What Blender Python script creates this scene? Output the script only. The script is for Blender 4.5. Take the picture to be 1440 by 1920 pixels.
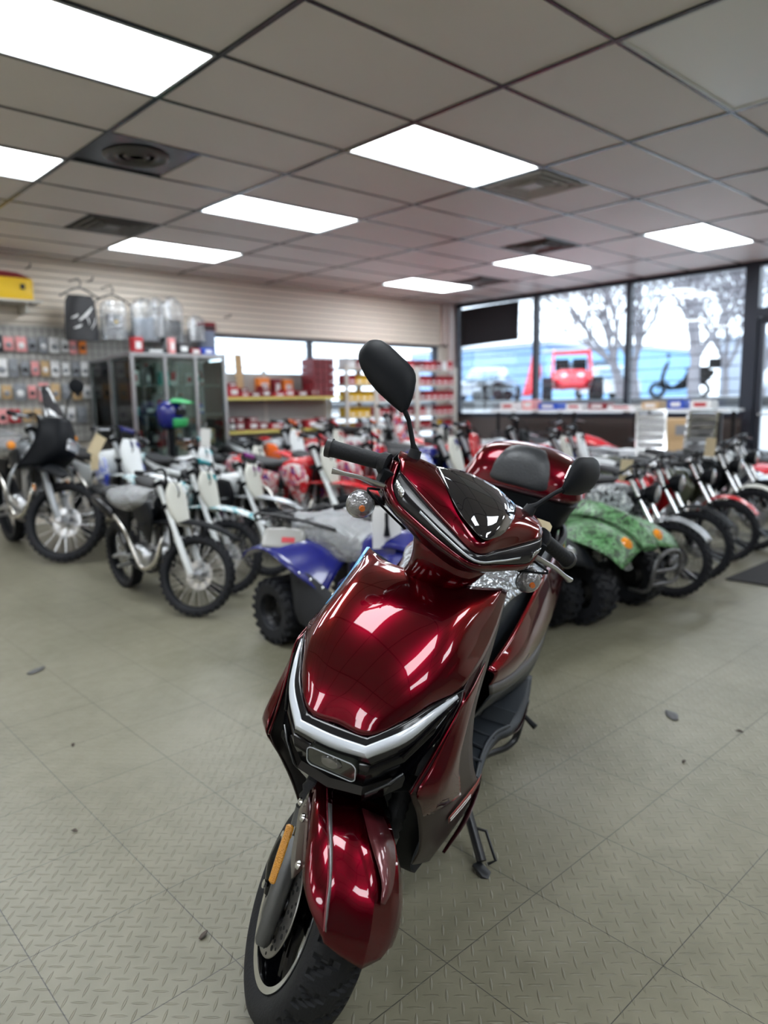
import bpy, bmesh, math, random
from math import sin, cos, pi, radians as rad, sqrt, atan2
from mathutils import Vector as V, Matrix as M

random.seed(7)
S = bpy.context.scene
for o in list(bpy.data.objects):
    bpy.data.objects.remove(o, do_unlink=True)
COL = S.collection

# ---------------------------------------------------------------- camera
EYE = 1.22
cam = bpy.data.cameras.new('camera')
cam.sensor_fit = 'VERTICAL'; cam.sensor_height = 36.0; cam.sensor_width = 27.0
cam.lens = 1370.5 / 1920 * 36
cam.clip_start = .02; cam.clip_end = 300
cam.dof.use_dof = True
cam.dof.focus_distance = 1.48
cam.dof.aperture_fstop = cam.lens / 1000 / .0115
cam_o = bpy.data.objects.new('camera', cam); COL.objects.link(cam_o)
yaw, pitch, roll = .746092, -.149776, -.016763
fd = V((cos(pitch)*sin(yaw), cos(pitch)*cos(yaw), sin(pitch)))
rt = fd.cross(V((0, 0, 1))).normalized(); up = rt.cross(fd)
r2 = rt*cos(roll) + up*sin(roll); u2 = -rt*sin(roll) + up*cos(roll)
mm = M((r2, u2, -fd)).transposed().to_4x4(); mm.translation = V((0, 0, EYE))
cam_o.matrix_world = mm
S.camera = cam_o

# ---------------------------------------------------------------- look, exposure, sky
S.view_settings.view_transform = 'Standard'; S.view_settings.look = 'None'
S.view_settings.exposure = 0.08; S.view_settings.gamma = 1.0
S.view_settings.use_curve_mapping = False
S.cycles.use_denoising = True
S.cycles.max_bounces = 8; S.cycles.diffuse_bounces = 4; S.cycles.glossy_bounces = 5
S.cycles.transmission_bounces = 6; S.cycles.transparent_max_bounces = 24
S.cycles.sample_clamp_indirect = 6.0
S.cycles.caustics_reflective = False; S.cycles.caustics_refractive = False
PANEL = 15.0          # radiance of the ceiling light panels
SKY = 4.3
w = bpy.data.worlds.new('overcast_sky'); S.world = w; w.use_nodes = True
nt = w.node_tree; bg = nt.nodes['Background']
tc = nt.nodes.new('ShaderNodeTexCoord'); nz = nt.nodes.new('ShaderNodeTexNoise')
nz.inputs['Scale'].default_value = 2.2; nz.inputs['Detail'].default_value = 4
cr = nt.nodes.new('ShaderNodeValToRGB')
cr.color_ramp.elements[0].position = .35; cr.color_ramp.elements[0].color = (.62, .74, .90, 1)
cr.color_ramp.elements[1].position = .65; cr.color_ramp.elements[1].color = (.92, .95, 1, 1)
nt.links.new(tc.outputs['Generated'], nz.inputs['Vector']); nt.links.new(nz.outputs['Fac'], cr.inputs['Fac'])
nt.links.new(cr.outputs['Color'], bg.inputs['Color']); bg.inputs['Strength'].default_value = SKY

# ---------------------------------------------------------------- materials
MATS = {}
def mat(name, col, rough=.5, metal=0., coat=0., bump=0., bscale=40, bdist=.004, emit=0., spec=None, alpha=1., var=0., vscale=3.):
    if name in MATS: return MATS[name]
    m = bpy.data.materials.new(name); m.use_nodes = True; t = m.node_tree; p = t.nodes['Principled BSDF']
    c = (col[0], col[1], col[2], 1)
    p.inputs['Base Color'].default_value = c; p.inputs['Roughness'].default_value = rough
    p.inputs['Metallic'].default_value = metal; p.inputs['Coat Weight'].default_value = coat
    p.inputs['Coat Roughness'].default_value = .03; p.inputs['Alpha'].default_value = alpha
    if spec is not None: p.inputs['Specular IOR Level'].default_value = spec
    tcn = t.nodes.new('ShaderNodeTexCoord')
    if emit: p.inputs['Emission Color'].default_value = c; p.inputs['Emission Strength'].default_value = emit
    n = t.nodes.new('ShaderNodeTexNoise'); n.inputs['Scale'].default_value = vscale; n.inputs['Detail'].default_value = 3
    t.links.new(tcn.outputs['Object'], n.inputs['Vector'])
    if var:
        x = t.nodes.new('ShaderNodeMix'); x.data_type = 'RGBA'
        x.inputs['A'].default_value = (c[0]*(1-var), c[1]*(1-var), c[2]*(1-var), 1)
        x.inputs['B'].default_value = (min(1, c[0]*(1+var)), min(1, c[1]*(1+var)), min(1, c[2]*(1+var)), 1)
        t.links.new(n.outputs['Fac'], x.inputs['Factor']); t.links.new(x.outputs['Result'], p.inputs['Base Color'])
    if bump:
        n2 = t.nodes.new('ShaderNodeTexNoise'); n2.inputs['Scale'].default_value = bscale; n2.inputs['Detail'].default_value = 2
        t.links.new(tcn.outputs['Object'], n2.inputs['Vector'])
        b = t.nodes.new('ShaderNodeBump'); b.inputs['Strength'].default_value = bump; b.inputs['Distance'].default_value = bdist
        t.links.new(n2.outputs['Fac'], b.inputs['Height']); t.links.new(b.outputs['Normal'], p.inputs['Normal'])
    MATS[name] = m; return m

def glassy(name, tint=(.9, .95, 1), refl=.06, rough=.02, bump=0., bscale=30, body=0., bodycol=(.8, .85, .9)):
    """thin clear sheet: see-through, a fresnel gloss, and (for film) a little milky body"""
    if name in MATS: return MATS[name]
    m = bpy.data.materials.new(name); m.use_nodes = True; t = m.node_tree; t.nodes.clear()
    out = t.nodes.new('ShaderNodeOutputMaterial'); tr = t.nodes.new('ShaderNodeBsdfTransparent')
    tr.inputs['Color'].default_value = (*tint, 1)
    gl = t.nodes.new('ShaderNodeBsdfGlossy'); gl.inputs['Roughness'].default_value = rough
    fr = t.nodes.new('ShaderNodeLayerWeight'); fr.inputs['Blend'].default_value = refl*4
    mx = t.nodes.new('ShaderNodeMixShader')
    cl = t.nodes.new('ShaderNodeMath'); cl.operation = 'MAXIMUM'; cl.inputs[1].default_value = refl
    t.links.new(fr.outputs['Fresnel'], cl.inputs[0]); t.links.new(cl.outputs[0], mx.inputs['Fac'])
    src = tr.outputs[0]
    if body:
        d = t.nodes.new('ShaderNodeBsdfDiffuse'); d.inputs['Color'].default_value = (*bodycol, 1)
        m2 = t.nodes.new('ShaderNodeMixShader'); m2.inputs['Fac'].default_value = body
        t.links.new(tr.outputs[0], m2.inputs[1]); t.links.new(d.outputs[0], m2.inputs[2]); src = m2.outputs[0]
    t.links.new(src, mx.inputs[1]); t.links.new(gl.outputs[0], mx.inputs[2]); t.links.new(mx.outputs[0], out.inputs[0])
    if bump:
        tcn = t.nodes.new('ShaderNodeTexCoord'); n2 = t.nodes.new('ShaderNodeTexNoise'); n2.inputs['Scale'].default_value = bscale
        n2.inputs['Detail'].default_value = 5; n2.inputs['Distortion'].default_value = 1.2
        t.links.new(tcn.outputs['Object'], n2.inputs['Vector'])
        b = t.nodes.new('ShaderNodeBump'); b.inputs['Strength'].default_value = bump; b.inputs['Distance'].default_value = .025
        t.links.new(n2.outputs['Fac'], b.inputs['Height']); t.links.new(b.outputs['Normal'], gl.inputs['Normal'])
    MATS[name] = m; return m

BLACK = mat('black_plastic', (.004, .005, .007), .5, spec=.14)
GLOSSK = mat('gloss_black', (.002, .002, .003), .12, spec=.35)
RUBBER = mat('tyre_rubber', (.010, .011, .014), .6, spec=.28, bump=.25, bscale=160)
STEELK = mat('black_steel', (.014, .015, .018), .35, metal=.3)
CHROME = mat('chrome', (.82, .83, .85), .12, metal=1)
ALU = mat('aluminium', (.55, .56, .58), .32, metal=1)
GREYM = mat('grey_cast_metal', (.13, .135, .14), .38, metal=.75, bump=.1, bscale=200)
WHITEP = mat('white_plastic', (.72, .75, .76), .28)
AMBER = mat('amber_lens', (.85, .28, .01), .2, coat=.6)
TAGM = mat('manila_card', (.62, .52, .34), .7)
PAPER = mat('white_paper', (.78, .78, .76), .7)
FILM = glassy('clear_film', (.86, .88, .9), .16, .12, bump=1., bscale=26, body=.20)
GLASS = glassy('window_glass', (.93, .96, .97), .05, .01)
CASEGLASS = glassy('case_glass', (.85, .93, .91), .08, .02)

# ---------------------------------------------------------------- mesh helpers
def link(name, me, m=None, parent=None):
    o = bpy.data.objects.new(name, me); COL.objects.link(o)
    if m is not None and not me.materials: me.materials.append(m)
    if parent is not None: o.parent = parent
    return o
def obj(name, bm, m, parent=None, smooth=35, bevel=0.):
    bmesh.ops.recalc_face_normals(bm, faces=bm.faces)
    if bevel: bmesh.ops.bevel(bm, geom=[e for e in bm.edges if len(e.link_faces) == 2 and e.calc_face_angle() > .5], offset=bevel, segments=2, affect='EDGES', profile=.6)
    me = bpy.data.meshes.new(name)
    if smooth:
        a = rad(smooth)
        for f in bm.faces: f.smooth = True
        for e in bm.edges:
            if len(e.link_faces) == 2 and e.calc_face_angle() > a: e.smooth = False
    bm.to_mesh(me); bm.free()
    return link(name, me, m, parent)
def tag(o, label, cat, group=None):
    o['label'] = label; o['category'] = cat
    if group: o['group'] = group
    return o
def thing(name, label, cat, loc=(0, 0, 0), rz=0, group=None):
    o = bpy.data.objects.new(name, None); COL.objects.link(o); o.location = loc; o.rotation_euler = (0, 0, rz)
    o.empty_display_size = .1
    return tag(o, label, cat, group)
def struct(o):
    o['kind'] = 'structure'; return o
def bx(bm, c, s, rot=None):
    r = bmesh.ops.create_cube(bm, size=1)
    m = M.Translation(V(c)) @ (rot.to_4x4() if rot is not None else M()) @ M.Diagonal(V((*s, 1)))
    bmesh.ops.transform(bm, matrix=m, verts=r['verts']); return r['verts']
def box(name, c, s, m, parent=None, bevel=0., rot=None):
    bm = bmesh.new(); bx(bm, c, s, rot); return obj(name, bm, m, parent, 30, bevel)
def cat(p0, p1, p2, p3, t):
    return .5*((2*p1) + (-p0+p2)*t + (2*p0-5*p1+4*p2-p3)*t*t + (-p0+3*p1-3*p2+p3)*t*t*t)
def curve(pts, n=4, closed=False):
    pts = [V(p) for p in pts]; N = len(pts); out = []
    if n <= 1 or N < 3: return pts
    for i in range(N if closed else N-1):
        if closed: q = [pts[(i-1) % N], pts[i], pts[(i+1) % N], pts[(i+2) % N]]
        else: q = [pts[max(i-1, 0)], pts[i], pts[i+1], pts[min(i+2, N-1)]]
        if not closed and i == 0: q[0] = q[1]*2-q[2]
        if not closed and i == N-2: q[3] = q[2]*2-q[1]
        for k in range(n): out.append(cat(*q, k/n))
    if not closed: out.append(pts[-1])
    return out
def pw(pts, n, breaks=()):
    """piecewise smooth curve broken at the given control indices"""
    idx = [0]+sorted(breaks)+[len(pts)-1]; out = []
    for a, b in zip(idx[:-1], idx[1:]):
        seg = pts[a:b+1]
        c = curve(seg, n) if len(seg) > 2 else [V(seg[0]).lerp(V(seg[1]), k/n) for k in range(n)]+[V(seg[1])]
        out += c if not out else c[1:]
    return out
def tube(bm, pts, r, seg=8, n=1, closed=False, caps=True, flat=1.):
    """round bar along a path; r is a number or one radius per control point"""
    cp = curve(pts, n, closed) if n > 1 else [V(p) for p in pts]
    N = len(cp); L = len(pts)
    def rr(i):
        if not isinstance(r, (list, tuple)): return r
        x = i/(N-1)*(L-1); k = min(int(x), L-2); return r[k]+(r[k+1]-r[k])*(x-k)
    rings = []; ref = None
    for i in range(N):
        a = cp[i-1] if (i or closed) else cp[0]; b = cp[(i+1) % N] if (i < N-1 or closed) else cp[-1]
        d = (b-a)
        if d.length < 1e-9: d = V((0, 0, 1))
        d.normalize()
        if ref is None: ref = d.orthogonal().normalized()
        ref = (ref-d*ref.dot(d));
        if ref.length < 1e-6: ref = d.orthogonal()
        ref.normalize(); s = d.cross(ref)
        rings.append([bm.verts.new(cp[i]+(ref*cos(2*pi*k/seg)+s*sin(2*pi*k/seg)*flat)*rr(i)) for k in range(seg)])
    for i in range(N if closed else N-1):
        A, B = rings[i], rings[(i+1) % N]
        for k in range(seg): bm.faces.new((A[k], A[(k+1) % seg], B[(k+1) % seg], B[k]))
    if caps and not closed: bm.faces.new(rings[0][::-1]); bm.faces.new(rings[-1])
def tub(name, pts, r, m, parent=None, seg=10, n=4, closed=False, flat=1.):
    bm = bmesh.new(); tube(bm, pts, r, seg, n, closed, True, flat); return obj(name, bm, m, parent, 40)
def lathe(bm, prof, c=(0, 0, 0), axis=(0, 1, 0), seg=32, close=False, fn=None):
    """prof: (radius, height along axis)"""
    ax = V(axis).normalized(); e1 = ax.orthogonal().normalized(); e2 = ax.cross(e1); c = V(c); rings = []
    for (r, h) in prof:
        ring = []
        for k in range(seg):
            a = 2*pi*k/seg; rr, hh = (r, h) if fn is None else fn(r, h, a)
            ring.append(bm.verts.new(c+ax*hh+(e1*cos(a)+e2*sin(a))*rr))
        rings.append(ring)
    n = len(rings)
    for i in range(n if close else n-1):
        A, B = rings[i], rings[(i+1) % n]
        for k in range(seg): bm.faces.new((A[k], A[(k+1) % seg], B[(k+1) % seg], B[k]))
    if not close:
        for ring in (rings[0], rings[-1]):
            if (ring[0].co-ring[seg//2].co).length > 1e-4: bm.faces.new(ring)
def lat(name, prof, m, parent=None, c=(0, 0, 0), axis=(0, 1, 0), seg=32, close=False, fn=None, smooth=35):
    bm = bmesh.new(); lathe(bm, prof, c, axis, seg, close, fn); return obj(name, bm, m, parent, smooth)
def solid(o, th, off=0.):
    md = o.modifiers.new('thick', 'SOLIDIFY'); md.thickness = th; md.offset = off; return o
def patch(bm, rows, nu=4, nv=4, bu=(), bv=(), f=None):
    """smooth surface through rows of control points (bu: break columns, bv: break rows)"""
    R = [pw([V(p) for p in r], nu, bu) for r in rows]
    cols = [pw([r[j] for r in R], nv, bv) for j in range(len(R[0]))]
    vs = [[bm.verts.new(f(p) if f else p) for p in c] for c in cols]
    for i in range(len(vs)-1):
        for j in range(len(vs[0])-1):
            q = (vs[i][j], vs[i+1][j], vs[i+1][j+1], vs[i][j+1])
            if len({(round(v.co.x, 5), round(v.co.y, 5), round(v.co.z, 5)) for v in q}) > 2: bm.faces.new(q)
    return vs
def loft(bm, secs, n=3, seg_n=3, caps=True):
    """closed rings (same point count) skinned into a body"""
    R = [curve(s, seg_n, True) for s in secs]
    if n > 1:
        cols = [curve([r[j] for r in R], n) for j in range(len(R[0]))]; R = [[c[i] for c in cols] for i in range(len(cols[0]))]
    vs = [[bm.verts.new(p) for p in r] for r in R]; k = len(vs[0])
    for i in range(len(vs)-1):
        for j in range(k): bm.faces.new((vs[i][j], vs[i][(j+1) % k], vs[i+1][(j+1) % k], vs[i+1][j]))
    if caps: bm.faces.new(vs[0][::-1]); bm.faces.new(vs[-1])
def extr(name, outline, th, m, parent=None, mtx=None, bevel=0.):
    """flat outline (x, y) given thickness along z, then moved by mtx"""
    bm = bmesh.new(); a = [bm.verts.new((x, y, -th/2)) for x, y in outline]; b = [bm.verts.new((x, y, th/2)) for x, y in outline]; n = len(a)
    bm.faces.new(a[::-1]); bm.faces.new(b)
    for i in range(n): bm.faces.new((a[i], a[(i+1) % n], b[(i+1) % n], b[i]))
    if mtx is not None: bmesh.ops.transform(bm, matrix=mtx, verts=bm.verts)
    return obj(name, bm, m, parent, 30, bevel)
def children(o): return [c for c in KIDS.get(o.name, [])]
KIDS = {}
def index_kids():
    KIDS.clear()
    for o in bpy.data.objects:
        if o.parent: KIDS.setdefault(o.parent.name, []).append(o)
def copy_tree(o, parent=None):
    c = o.copy(); COL.objects.link(c)
    if parent is not None: c.parent = parent; c.matrix_parent_inverse = o.matrix_parent_inverse.copy()
    for k in KIDS.get(o.name, []): copy_tree(k, c)
    return c
def N(t, op, a, b=None, c=None):
    n = t.nodes.new('ShaderNodeMath'); n.operation = op
    for i, x in enumerate((a, b, c)):
        if x is None: continue
        if isinstance(x, (int, float)): n.inputs[i].default_value = x
        else: t.links.new(x, n.inputs[i])
    return n.outputs[0]
# ================================================================ the room
XW, YW, CEIL = 9.13, 8.15, EYE+1.53
X0, Y0 = -3.6, -4.6           # far sides behind the camera
# floor: diamond-tread plastic tiles
def floor_mat():
    m = bpy.data.materials.new('diamond_tread_tiles'); m.use_nodes = True; t = m.node_tree; p = t.nodes['Principled BSDF']
    g = t.nodes.new('ShaderNodeNewGeometry'); sx = t.nodes.new('ShaderNodeSeparateXYZ'); t.links.new(g.outputs['Position'], sx.inputs[0])
    X, Y = sx.outputs[0], sx.outputs[1]
    P = .0448
    def lens(ox, oy, sgn):
        fx = N(t, 'SUBTRACT', N(t, 'FRACT', N(t, 'DIVIDE', N(t, 'SUBTRACT', X, ox), P)), .5)
        fy = N(t, 'SUBTRACT', N(t, 'FRACT', N(t, 'DIVIDE', N(t, 'SUBTRACT', Y, oy), P)), .5)
        # long axis along (1, sgn)
        u = N(t, 'MULTIPLY', N(t, 'ADD', fx, N(t, 'MULTIPLY', fy, sgn)), .7071)
        v = N(t, 'MULTIPLY', N(t, 'SUBTRACT', fx, N(t, 'MULTIPLY', fy, sgn)), .7071)
        uu = N(t, 'DIVIDE', u, .44); k = N(t, 'SUBTRACT', 1., N(t, 'MULTIPLY', uu, uu))
        d = N(t, 'DIVIDE', N(t, 'ABSOLUTE', v), N(t, 'MULTIPLY', N(t, 'MAXIMUM', k, .001), .075))
        return N(t, 'MAXIMUM', N(t, 'SUBTRACT', 1., d), 0.), k
    a, ka = lens(1.4467+P/2, .9138+P/2, 1.); b, kb = lens(1.4467, .9138, -1.)
    hgt = N(t, 'MINIMUM', N(t, 'ADD', N(t, 'MULTIPLY', a, 1.6), N(t, 'MULTIPLY', b, 1.6)), 1.)
    T = .3306
    ex = N(t, 'ABSOLUTE', N(t, 'SUBTRACT', N(t, 'FRACT', N(t, 'ADD', N(t, 'DIVIDE', N(t, 'SUBTRACT', X, .7344), T), .5)), .5))
    ey = N(t, 'ABSOLUTE', N(t, 'SUBTRACT', N(t, 'FRACT', N(t, 'ADD', N(t, 'DIVIDE', N(t, 'SUBTRACT', Y, .973), T), .5)), .5))
    seam = N(t, 'LESS_THAN', N(t, 'MINIMUM', ex, ey), .0034)
    hx = N(t, 'SUBTRACT', N(t, 'MULTIPLY', hgt, .0016), N(t, 'MULTIPLY', seam, .002))
    bp = t.nodes.new('ShaderNodeBump'); bp.inputs['Strength'].default_value = .9; bp.inputs['Distance'].default_value = 1.
    fine = t.nodes.new('ShaderNodeTexNoise'); fine.inputs['Scale'].default_value = 60; t.links.new(g.outputs['Position'], fine.inputs['Vector'])
    t.links.new(N(t, 'ADD', hx, N(t, 'MULTIPLY', fine.outputs['Fac'], .0003)), bp.inputs['Height']); t.links.new(bp.outputs['Normal'], p.inputs['Normal'])
    n1 = t.nodes.new('ShaderNodeTexNoise'); n1.inputs['Scale'].default_value = 1.3; n1.inputs['Detail'].default_value = 6; t.links.new(g.outputs['Position'], n1.inputs['Vector'])
    n2 = t.nodes.new('ShaderNodeTexNoise'); n2.inputs['Scale'].default_value = 14; n2.inputs['Detail'].default_value = 5; t.links.new(g.outputs['Position'], n2.inputs['Vector'])
    f = N(t, 'ADD', N(t, 'MULTIPLY', n1.outputs['Fac'], .6), N(t, 'MULTIPLY', n2.outputs['Fac'], .4))
    r = t.nodes.new('ShaderNodeValToRGB'); e = r.color_ramp.elements
    e[0].position = .36; e[0].color = (.152, .143, .100, 1); e[1].position = .60; e[1].color = (.208, .195, .143, 1)
    t.links.new(f, r.inputs['Fac'])
    mx = t.nodes.new('ShaderNodeMix'); mx.data_type = 'RGBA'; t.links.new(seam, mx.inputs['Factor']); t.links.new(r.outputs['Color'], mx.inputs['A']); mx.inputs['B'].default_value = (.05, .05, .04, 1)
    # scuffs that sit in the tiles
    n3 = t.nodes.new('ShaderNodeTexNoise'); n3.inputs['Scale'].default_value = 5.5; n3.inputs['Detail'].default_value = 8; n3.inputs['Roughness'].default_value = .7; t.links.new(g.outputs['Position'], n3.inputs['Vector'])
    sc = N(t, 'MULTIPLY', N(t, 'GREATER_THAN', n3.outputs['Fac'], .715), .55)
    m3 = t.nodes.new('ShaderNodeMix'); m3.data_type = 'RGBA'; t.links.new(sc, m3.inputs['Factor']); t.links.new(mx.outputs['Result'], m3.inputs['A']); m3.inputs['B'].default_value = (.09, .09, .08, 1)
    t.links.new(m3.outputs['Result'], p.inputs['Base Color'])
    p.inputs['Roughness'].default_value = .38; p.inputs['Specular IOR Level'].default_value = .45
    return m
FLOOR = floor_mat()
struct(box('floor', ((X0+XW)/2, (Y0+YW)/2, -.05), (XW-X0, YW-Y0, .1), FLOOR))
# ceiling slab with lay-in tiles
TILE = mat('ceiling_tile', (.80, .75, .71), .5, bump=.12, bscale=220, var=.05, vscale=1.3)
struct(box('ceiling', ((X0+XW)/2, (Y0+YW)/2, CEIL+.09), (XW-X0, YW-Y0, .12), mat('ceiling_deck', (.2, .2, .2), .9)))
GX, GY, DX, DY = .64847, 2.42679, 1.2192, .6096
def gx(j): return GX+j*DX
def gy(i): return GY+i*DY
lights_on = [(0, 1), (0, 4), (0, 7), (2, 1), (2, 4), (2, 7), (5, 1), (5, 4), (5, 7),
             (-3, 1), (-3, 4), (-3, -2), (0, -2), (5, -2), (-3, -5), (0, -5), (2, -5), (5, -5), (-3, -8), (0, -8), (2, -8), (5, -8)]
lights_off = [(2, -2)]
vents = {(1, 3, 0): 'dark', (1, 6, 1): 'square', (3, 1, 0): 'light', (4, 4-1, 1): 'dark2', (5, 6, 0): 'dark2'}
vent_cells = {(1, 3, 0), (1, 6, 1), (3, 1, 0), (4, 3, 1), (5, 6, 1)}
GRID_DARK = mat('bronze_grid', (.05, .052, .06), .2, metal=.6)
PANELM = mat('light_panel', (.90, .955, 1.0), .4, emit=PANEL)
OFFM = mat('unlit_diffuser', (.93, .93, .92), .3)
cell_used = set(lights_on) | set(lights_off)
bm = bmesh.new(); z = CEIL
jx = [j for j in range(-4, 8)]; iy = [i for i in range(-12, 11)]
def clampbox(bm, x0, x1, y0, y1, zc, th):
    x0, x1 = max(x0, X0+.01), min(x1, XW-.01); y0, y1 = max(y0, Y0+.01), min(y1, YW-.01)
    if x1-x0 > .02 and y1-y0 > .02: bx(bm, ((x0+x1)/2, (y0+y1)/2, zc), (x1-x0, y1-y0, th))
for j in jx:
    for i in iy:
        if (j, i) in cell_used: continue
        for h in (0, 1):
            if (j, i, h) in vent_cells: continue
            clampbox(bm, gx(j)+.006+h*DX/2-(.006 if h else 0), gx(j)+DX/2*(h+1)-(.006 if h else 0), gy(i)+.006, gy(i+1)-.006, z+.006, .012)
ceil_tiles = struct(obj('ceiling', bm, TILE, None, 0))
bm = bmesh.new()
for j in jx:
    if X0 < gx(j) < XW: bx(bm, (gx(j), (Y0+YW)/2, z+.001), (.026 if j < 4 else .02, YW-Y0-.02, .016))
for i in iy:
    if Y0 < gy(i) < YW: bx(bm, ((X0+XW)/2, gy(i), z+.0015), (XW-X0-.02, .018, .014))
struct(obj('trim_1', bm, GRID_DARK, None, 0))
LPOS = {(0, 1): 'large lit ceiling panel at top left, nearest the camera', (0, 4): 'lit ceiling panel cut by the left photo edge beside the dark oval vent',
        (2, 1): 'lit ceiling panel above the scooter mirror, next to the whitish square vent', (2, 4): 'lit ceiling panel in the middle row between two others in a diagonal line',
        (2, 7): 'lit ceiling panel closest to the slat wall, over the hanging clothes', (5, 1): 'lit ceiling panel at far right near the tall windows',
        (5, 4): 'lit ceiling panel in front of the second window, behind a small grey vent', (5, 7): 'smallest lit ceiling panel, near the room corner by the black banner'}
for (j, i) in lights_on+lights_off:
    if not (gy(i) > Y0 and gy(i+1) < YW): continue
    on = (j, i) in lights_on
    t_ = thing('ceiling_light', LPOS.get((j, i), 'lit panel outside the photo, %s row %s, %s column from left' % ({7: 'third', 4: 'second', 1: 'first', -2: 'first', -5: 'second', -8: 'third'}[i], 'ahead' if i > 0 else 'behind the camera', {-3: 'first', 0: 'second', 2: 'third', 5: 'last'}[j])) if on else 'unlit whitish ceiling panel at the top right corner', 'ceiling light', (gx(j)+DX/2, gy(i)+DY/2, z))
    if on: t_['group'] = 'lit ceiling panels'
    box('diffuser', (0, 0, .004), (DX-.05, DY-.05, .008), PANELM if on else OFFM, t_)
    bm = bmesh.new()
    for sx_ in (-1, 1):
        bx(bm, (sx_*(DX/2-.02), 0, 0), (.014, DY-.03, .014)); bx(bm, (0, sx_*(DY/2-.02), 0), (DX-.03, .014, .014))
    obj('frame', bm, WHITEP, t_, 0)
def vent(j, i, h, style, label):
    t_ = thing('ceiling_vent', label, 'air vent', (gx(j)+DX/4+h*DX/2, gy(i)+DY/2, z), 0, 'ceiling air vents')
    mcol = {'dark': GRID_DARK, 'square': mat('vent_brown', (.05, .047, .045), .5), 'light': mat('vent_grey', (.38, .36, .35), .5), 'dark2': mat('vent_bronze', (.11, .09, .08), .5)}[style]
    bm = bmesh.new(); w2 = DX/4-.012; h2 = DY/2-.012
    bx(bm, (0, 0, .012), (w2*2, h2*2, .012)); obj('back_plate', bm, mcol, t_, 0)
    bm = bmesh.new()
    if style == 'dark':
        for r in (.20, .14, .08): lathe(bm, [(r, 0), (r-.02, -.012), (r-.035, .004)], (0, 0, 0), (0, 0, 1), 40)
        obj('round_cone', bm, mat('vent_ring', (.09, .085, .08), .4), t_, 40)
    else:
        for k, r in enumerate((.24, .17, .10)):
            for sgn in (-1, 1):
                bx(bm, (sgn*r, 0, -.002), (.03, 2*r, .012), M.Rotation(sgn*.5, 3, 'Y')); bx(bm, (0, sgn*r, -.002), (2*r, .03, .012), M.Rotation(-sgn*.5, 3, 'X'))
        bx(bm, (0, 0, -.004), (.13, .13, .008))
        obj('square_louvre', bm, mat('vent_'+style, {'square': (.16, .155, .15), 'light': (.55, .53, .52), 'dark2': (.15, .12, .11)}[style], .45), t_, 0)
    return t_
vent(1, 3, 0, 'dark', 'dark ceiling vent with a round cone at upper left')
vent(1, 6, 1, 'square', 'dark ceiling vent with a square louvre nearer the slat wall')
vent(3, 1, 0, 'light', 'grey ceiling vent with sooty square louvre beside the middle light panel')
vent(4, 3, 1, 'dark2', 'small brown ceiling vent just in front of the second window light')
vent(5, 6, 1, 'dark2', 'small brown ceiling vent beside the farthest light panel')

# walls
WALLP = mat('wall_paint', (.70, .64, .56), .7)
struct(box('wall_left', (X0-.05, (Y0+YW)/2, CEIL/2), (.1, YW-Y0+.2, CEIL+.2), WALLP))
struct(box('wall_front', ((X0+XW)/2, Y0-.05, CEIL/2), (XW-X0+.2, .1, CEIL+.2), mat('dim_wall', (.22, .20, .18), .7)))
# back wall: solid left, window strip right
bm = bmesh.new()
bx(bm, ((X0+4.6)/2, YW+.05, CEIL/2), (4.6-X0, .1, CEIL+.2))
bx(bm, ((4.6+XW)/2, YW+.05, .25), (XW-4.6, .1, .5)); bx(bm, ((4.6+XW)/2, YW+.05, (2.08+CEIL+.1)/2), (XW-4.6, .1, CEIL+.1-2.08))
bx(bm, (8.93, YW+.05, 1.3), (.4, .1, 1.6))
struct(obj('wall_back', bm, WALLP, None, 0))
# slat wall boards
SLAT = mat('slatwall_cream', (.86, .77, .66), .5)
bm = bmesh.new(); zz = 2.10; k = 0
while zz < CEIL-.03:
    h = min(.066, CEIL-.012-zz); bx(bm, (2.66, YW-.014, zz+h/2), (12.3, .022, h)); zz += .076
struct(obj('wall_back', bm, SLAT, None, 0))
struct(box('wall_back', (2.66, YW-.003, (2.10+CEIL)/2), (12.3, .004, CEIL-2.11), mat('slat_groove', (.22, .18, .15), .8)))
struct(box('trim_2', (8.97, YW-.03, 2.42), (.3, .05, .64), mat('pink_beige', (.62, .50, .45), .6)))
# window wall: sill, head, mullions, panes
DARKF = mat('dark_frame', (.03, .035, .05), .4, metal=.3)
SILL = .96
MY = [8.06, 6.54, 5.06, 3.55]
bm = bmesh.new(); bx(bm, (XW+.06, (3.5+YW)/2, SILL/2), (.12, YW-3.5, SILL)); struct(obj('wall_right', bm, mat('dark_dado', (.09, .075, .07), .7), None, 0))
struct(box('wall_right', (XW+.06, (Y0+1.0)/2, CEIL/2), (.12, 1.0-Y0, CEIL+.1), WALLP))
struct(box('trim_3', (XW-.09, 8.105, CEIL/2), (.16, .07, CEIL), mat('post_pink', (.60, .52, .50), .5)))
bm = bmesh.new()
for y in MY: bx(bm, (XW+.03, y, (SILL+CEIL)/2), (.09, .07, CEIL-SILL))
bx(bm, (XW+.03, (3.5+8.1)/2, SILL+.03), (.1, 4.6, .06)); bx(bm, (XW+.03, (1.0+8.1)/2, CEIL-.03), (.1, 7.1, .06))
bx(bm, (XW+.03, 3.48, CEIL/2), (.12, .12, CEIL)); bx(bm, (XW+.03, 2.25, 2.17), (.11, 2.4, .1)); bx(bm, (XW+.03, 1.03, CEIL/2), (.12, .08, CEIL)); bx(bm, (XW+.03, 2.3, CEIL/2), (.10, .07, CEIL))
struct(obj('trim_4', bm, DARKF, None, 0))
wi = 1
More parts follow.
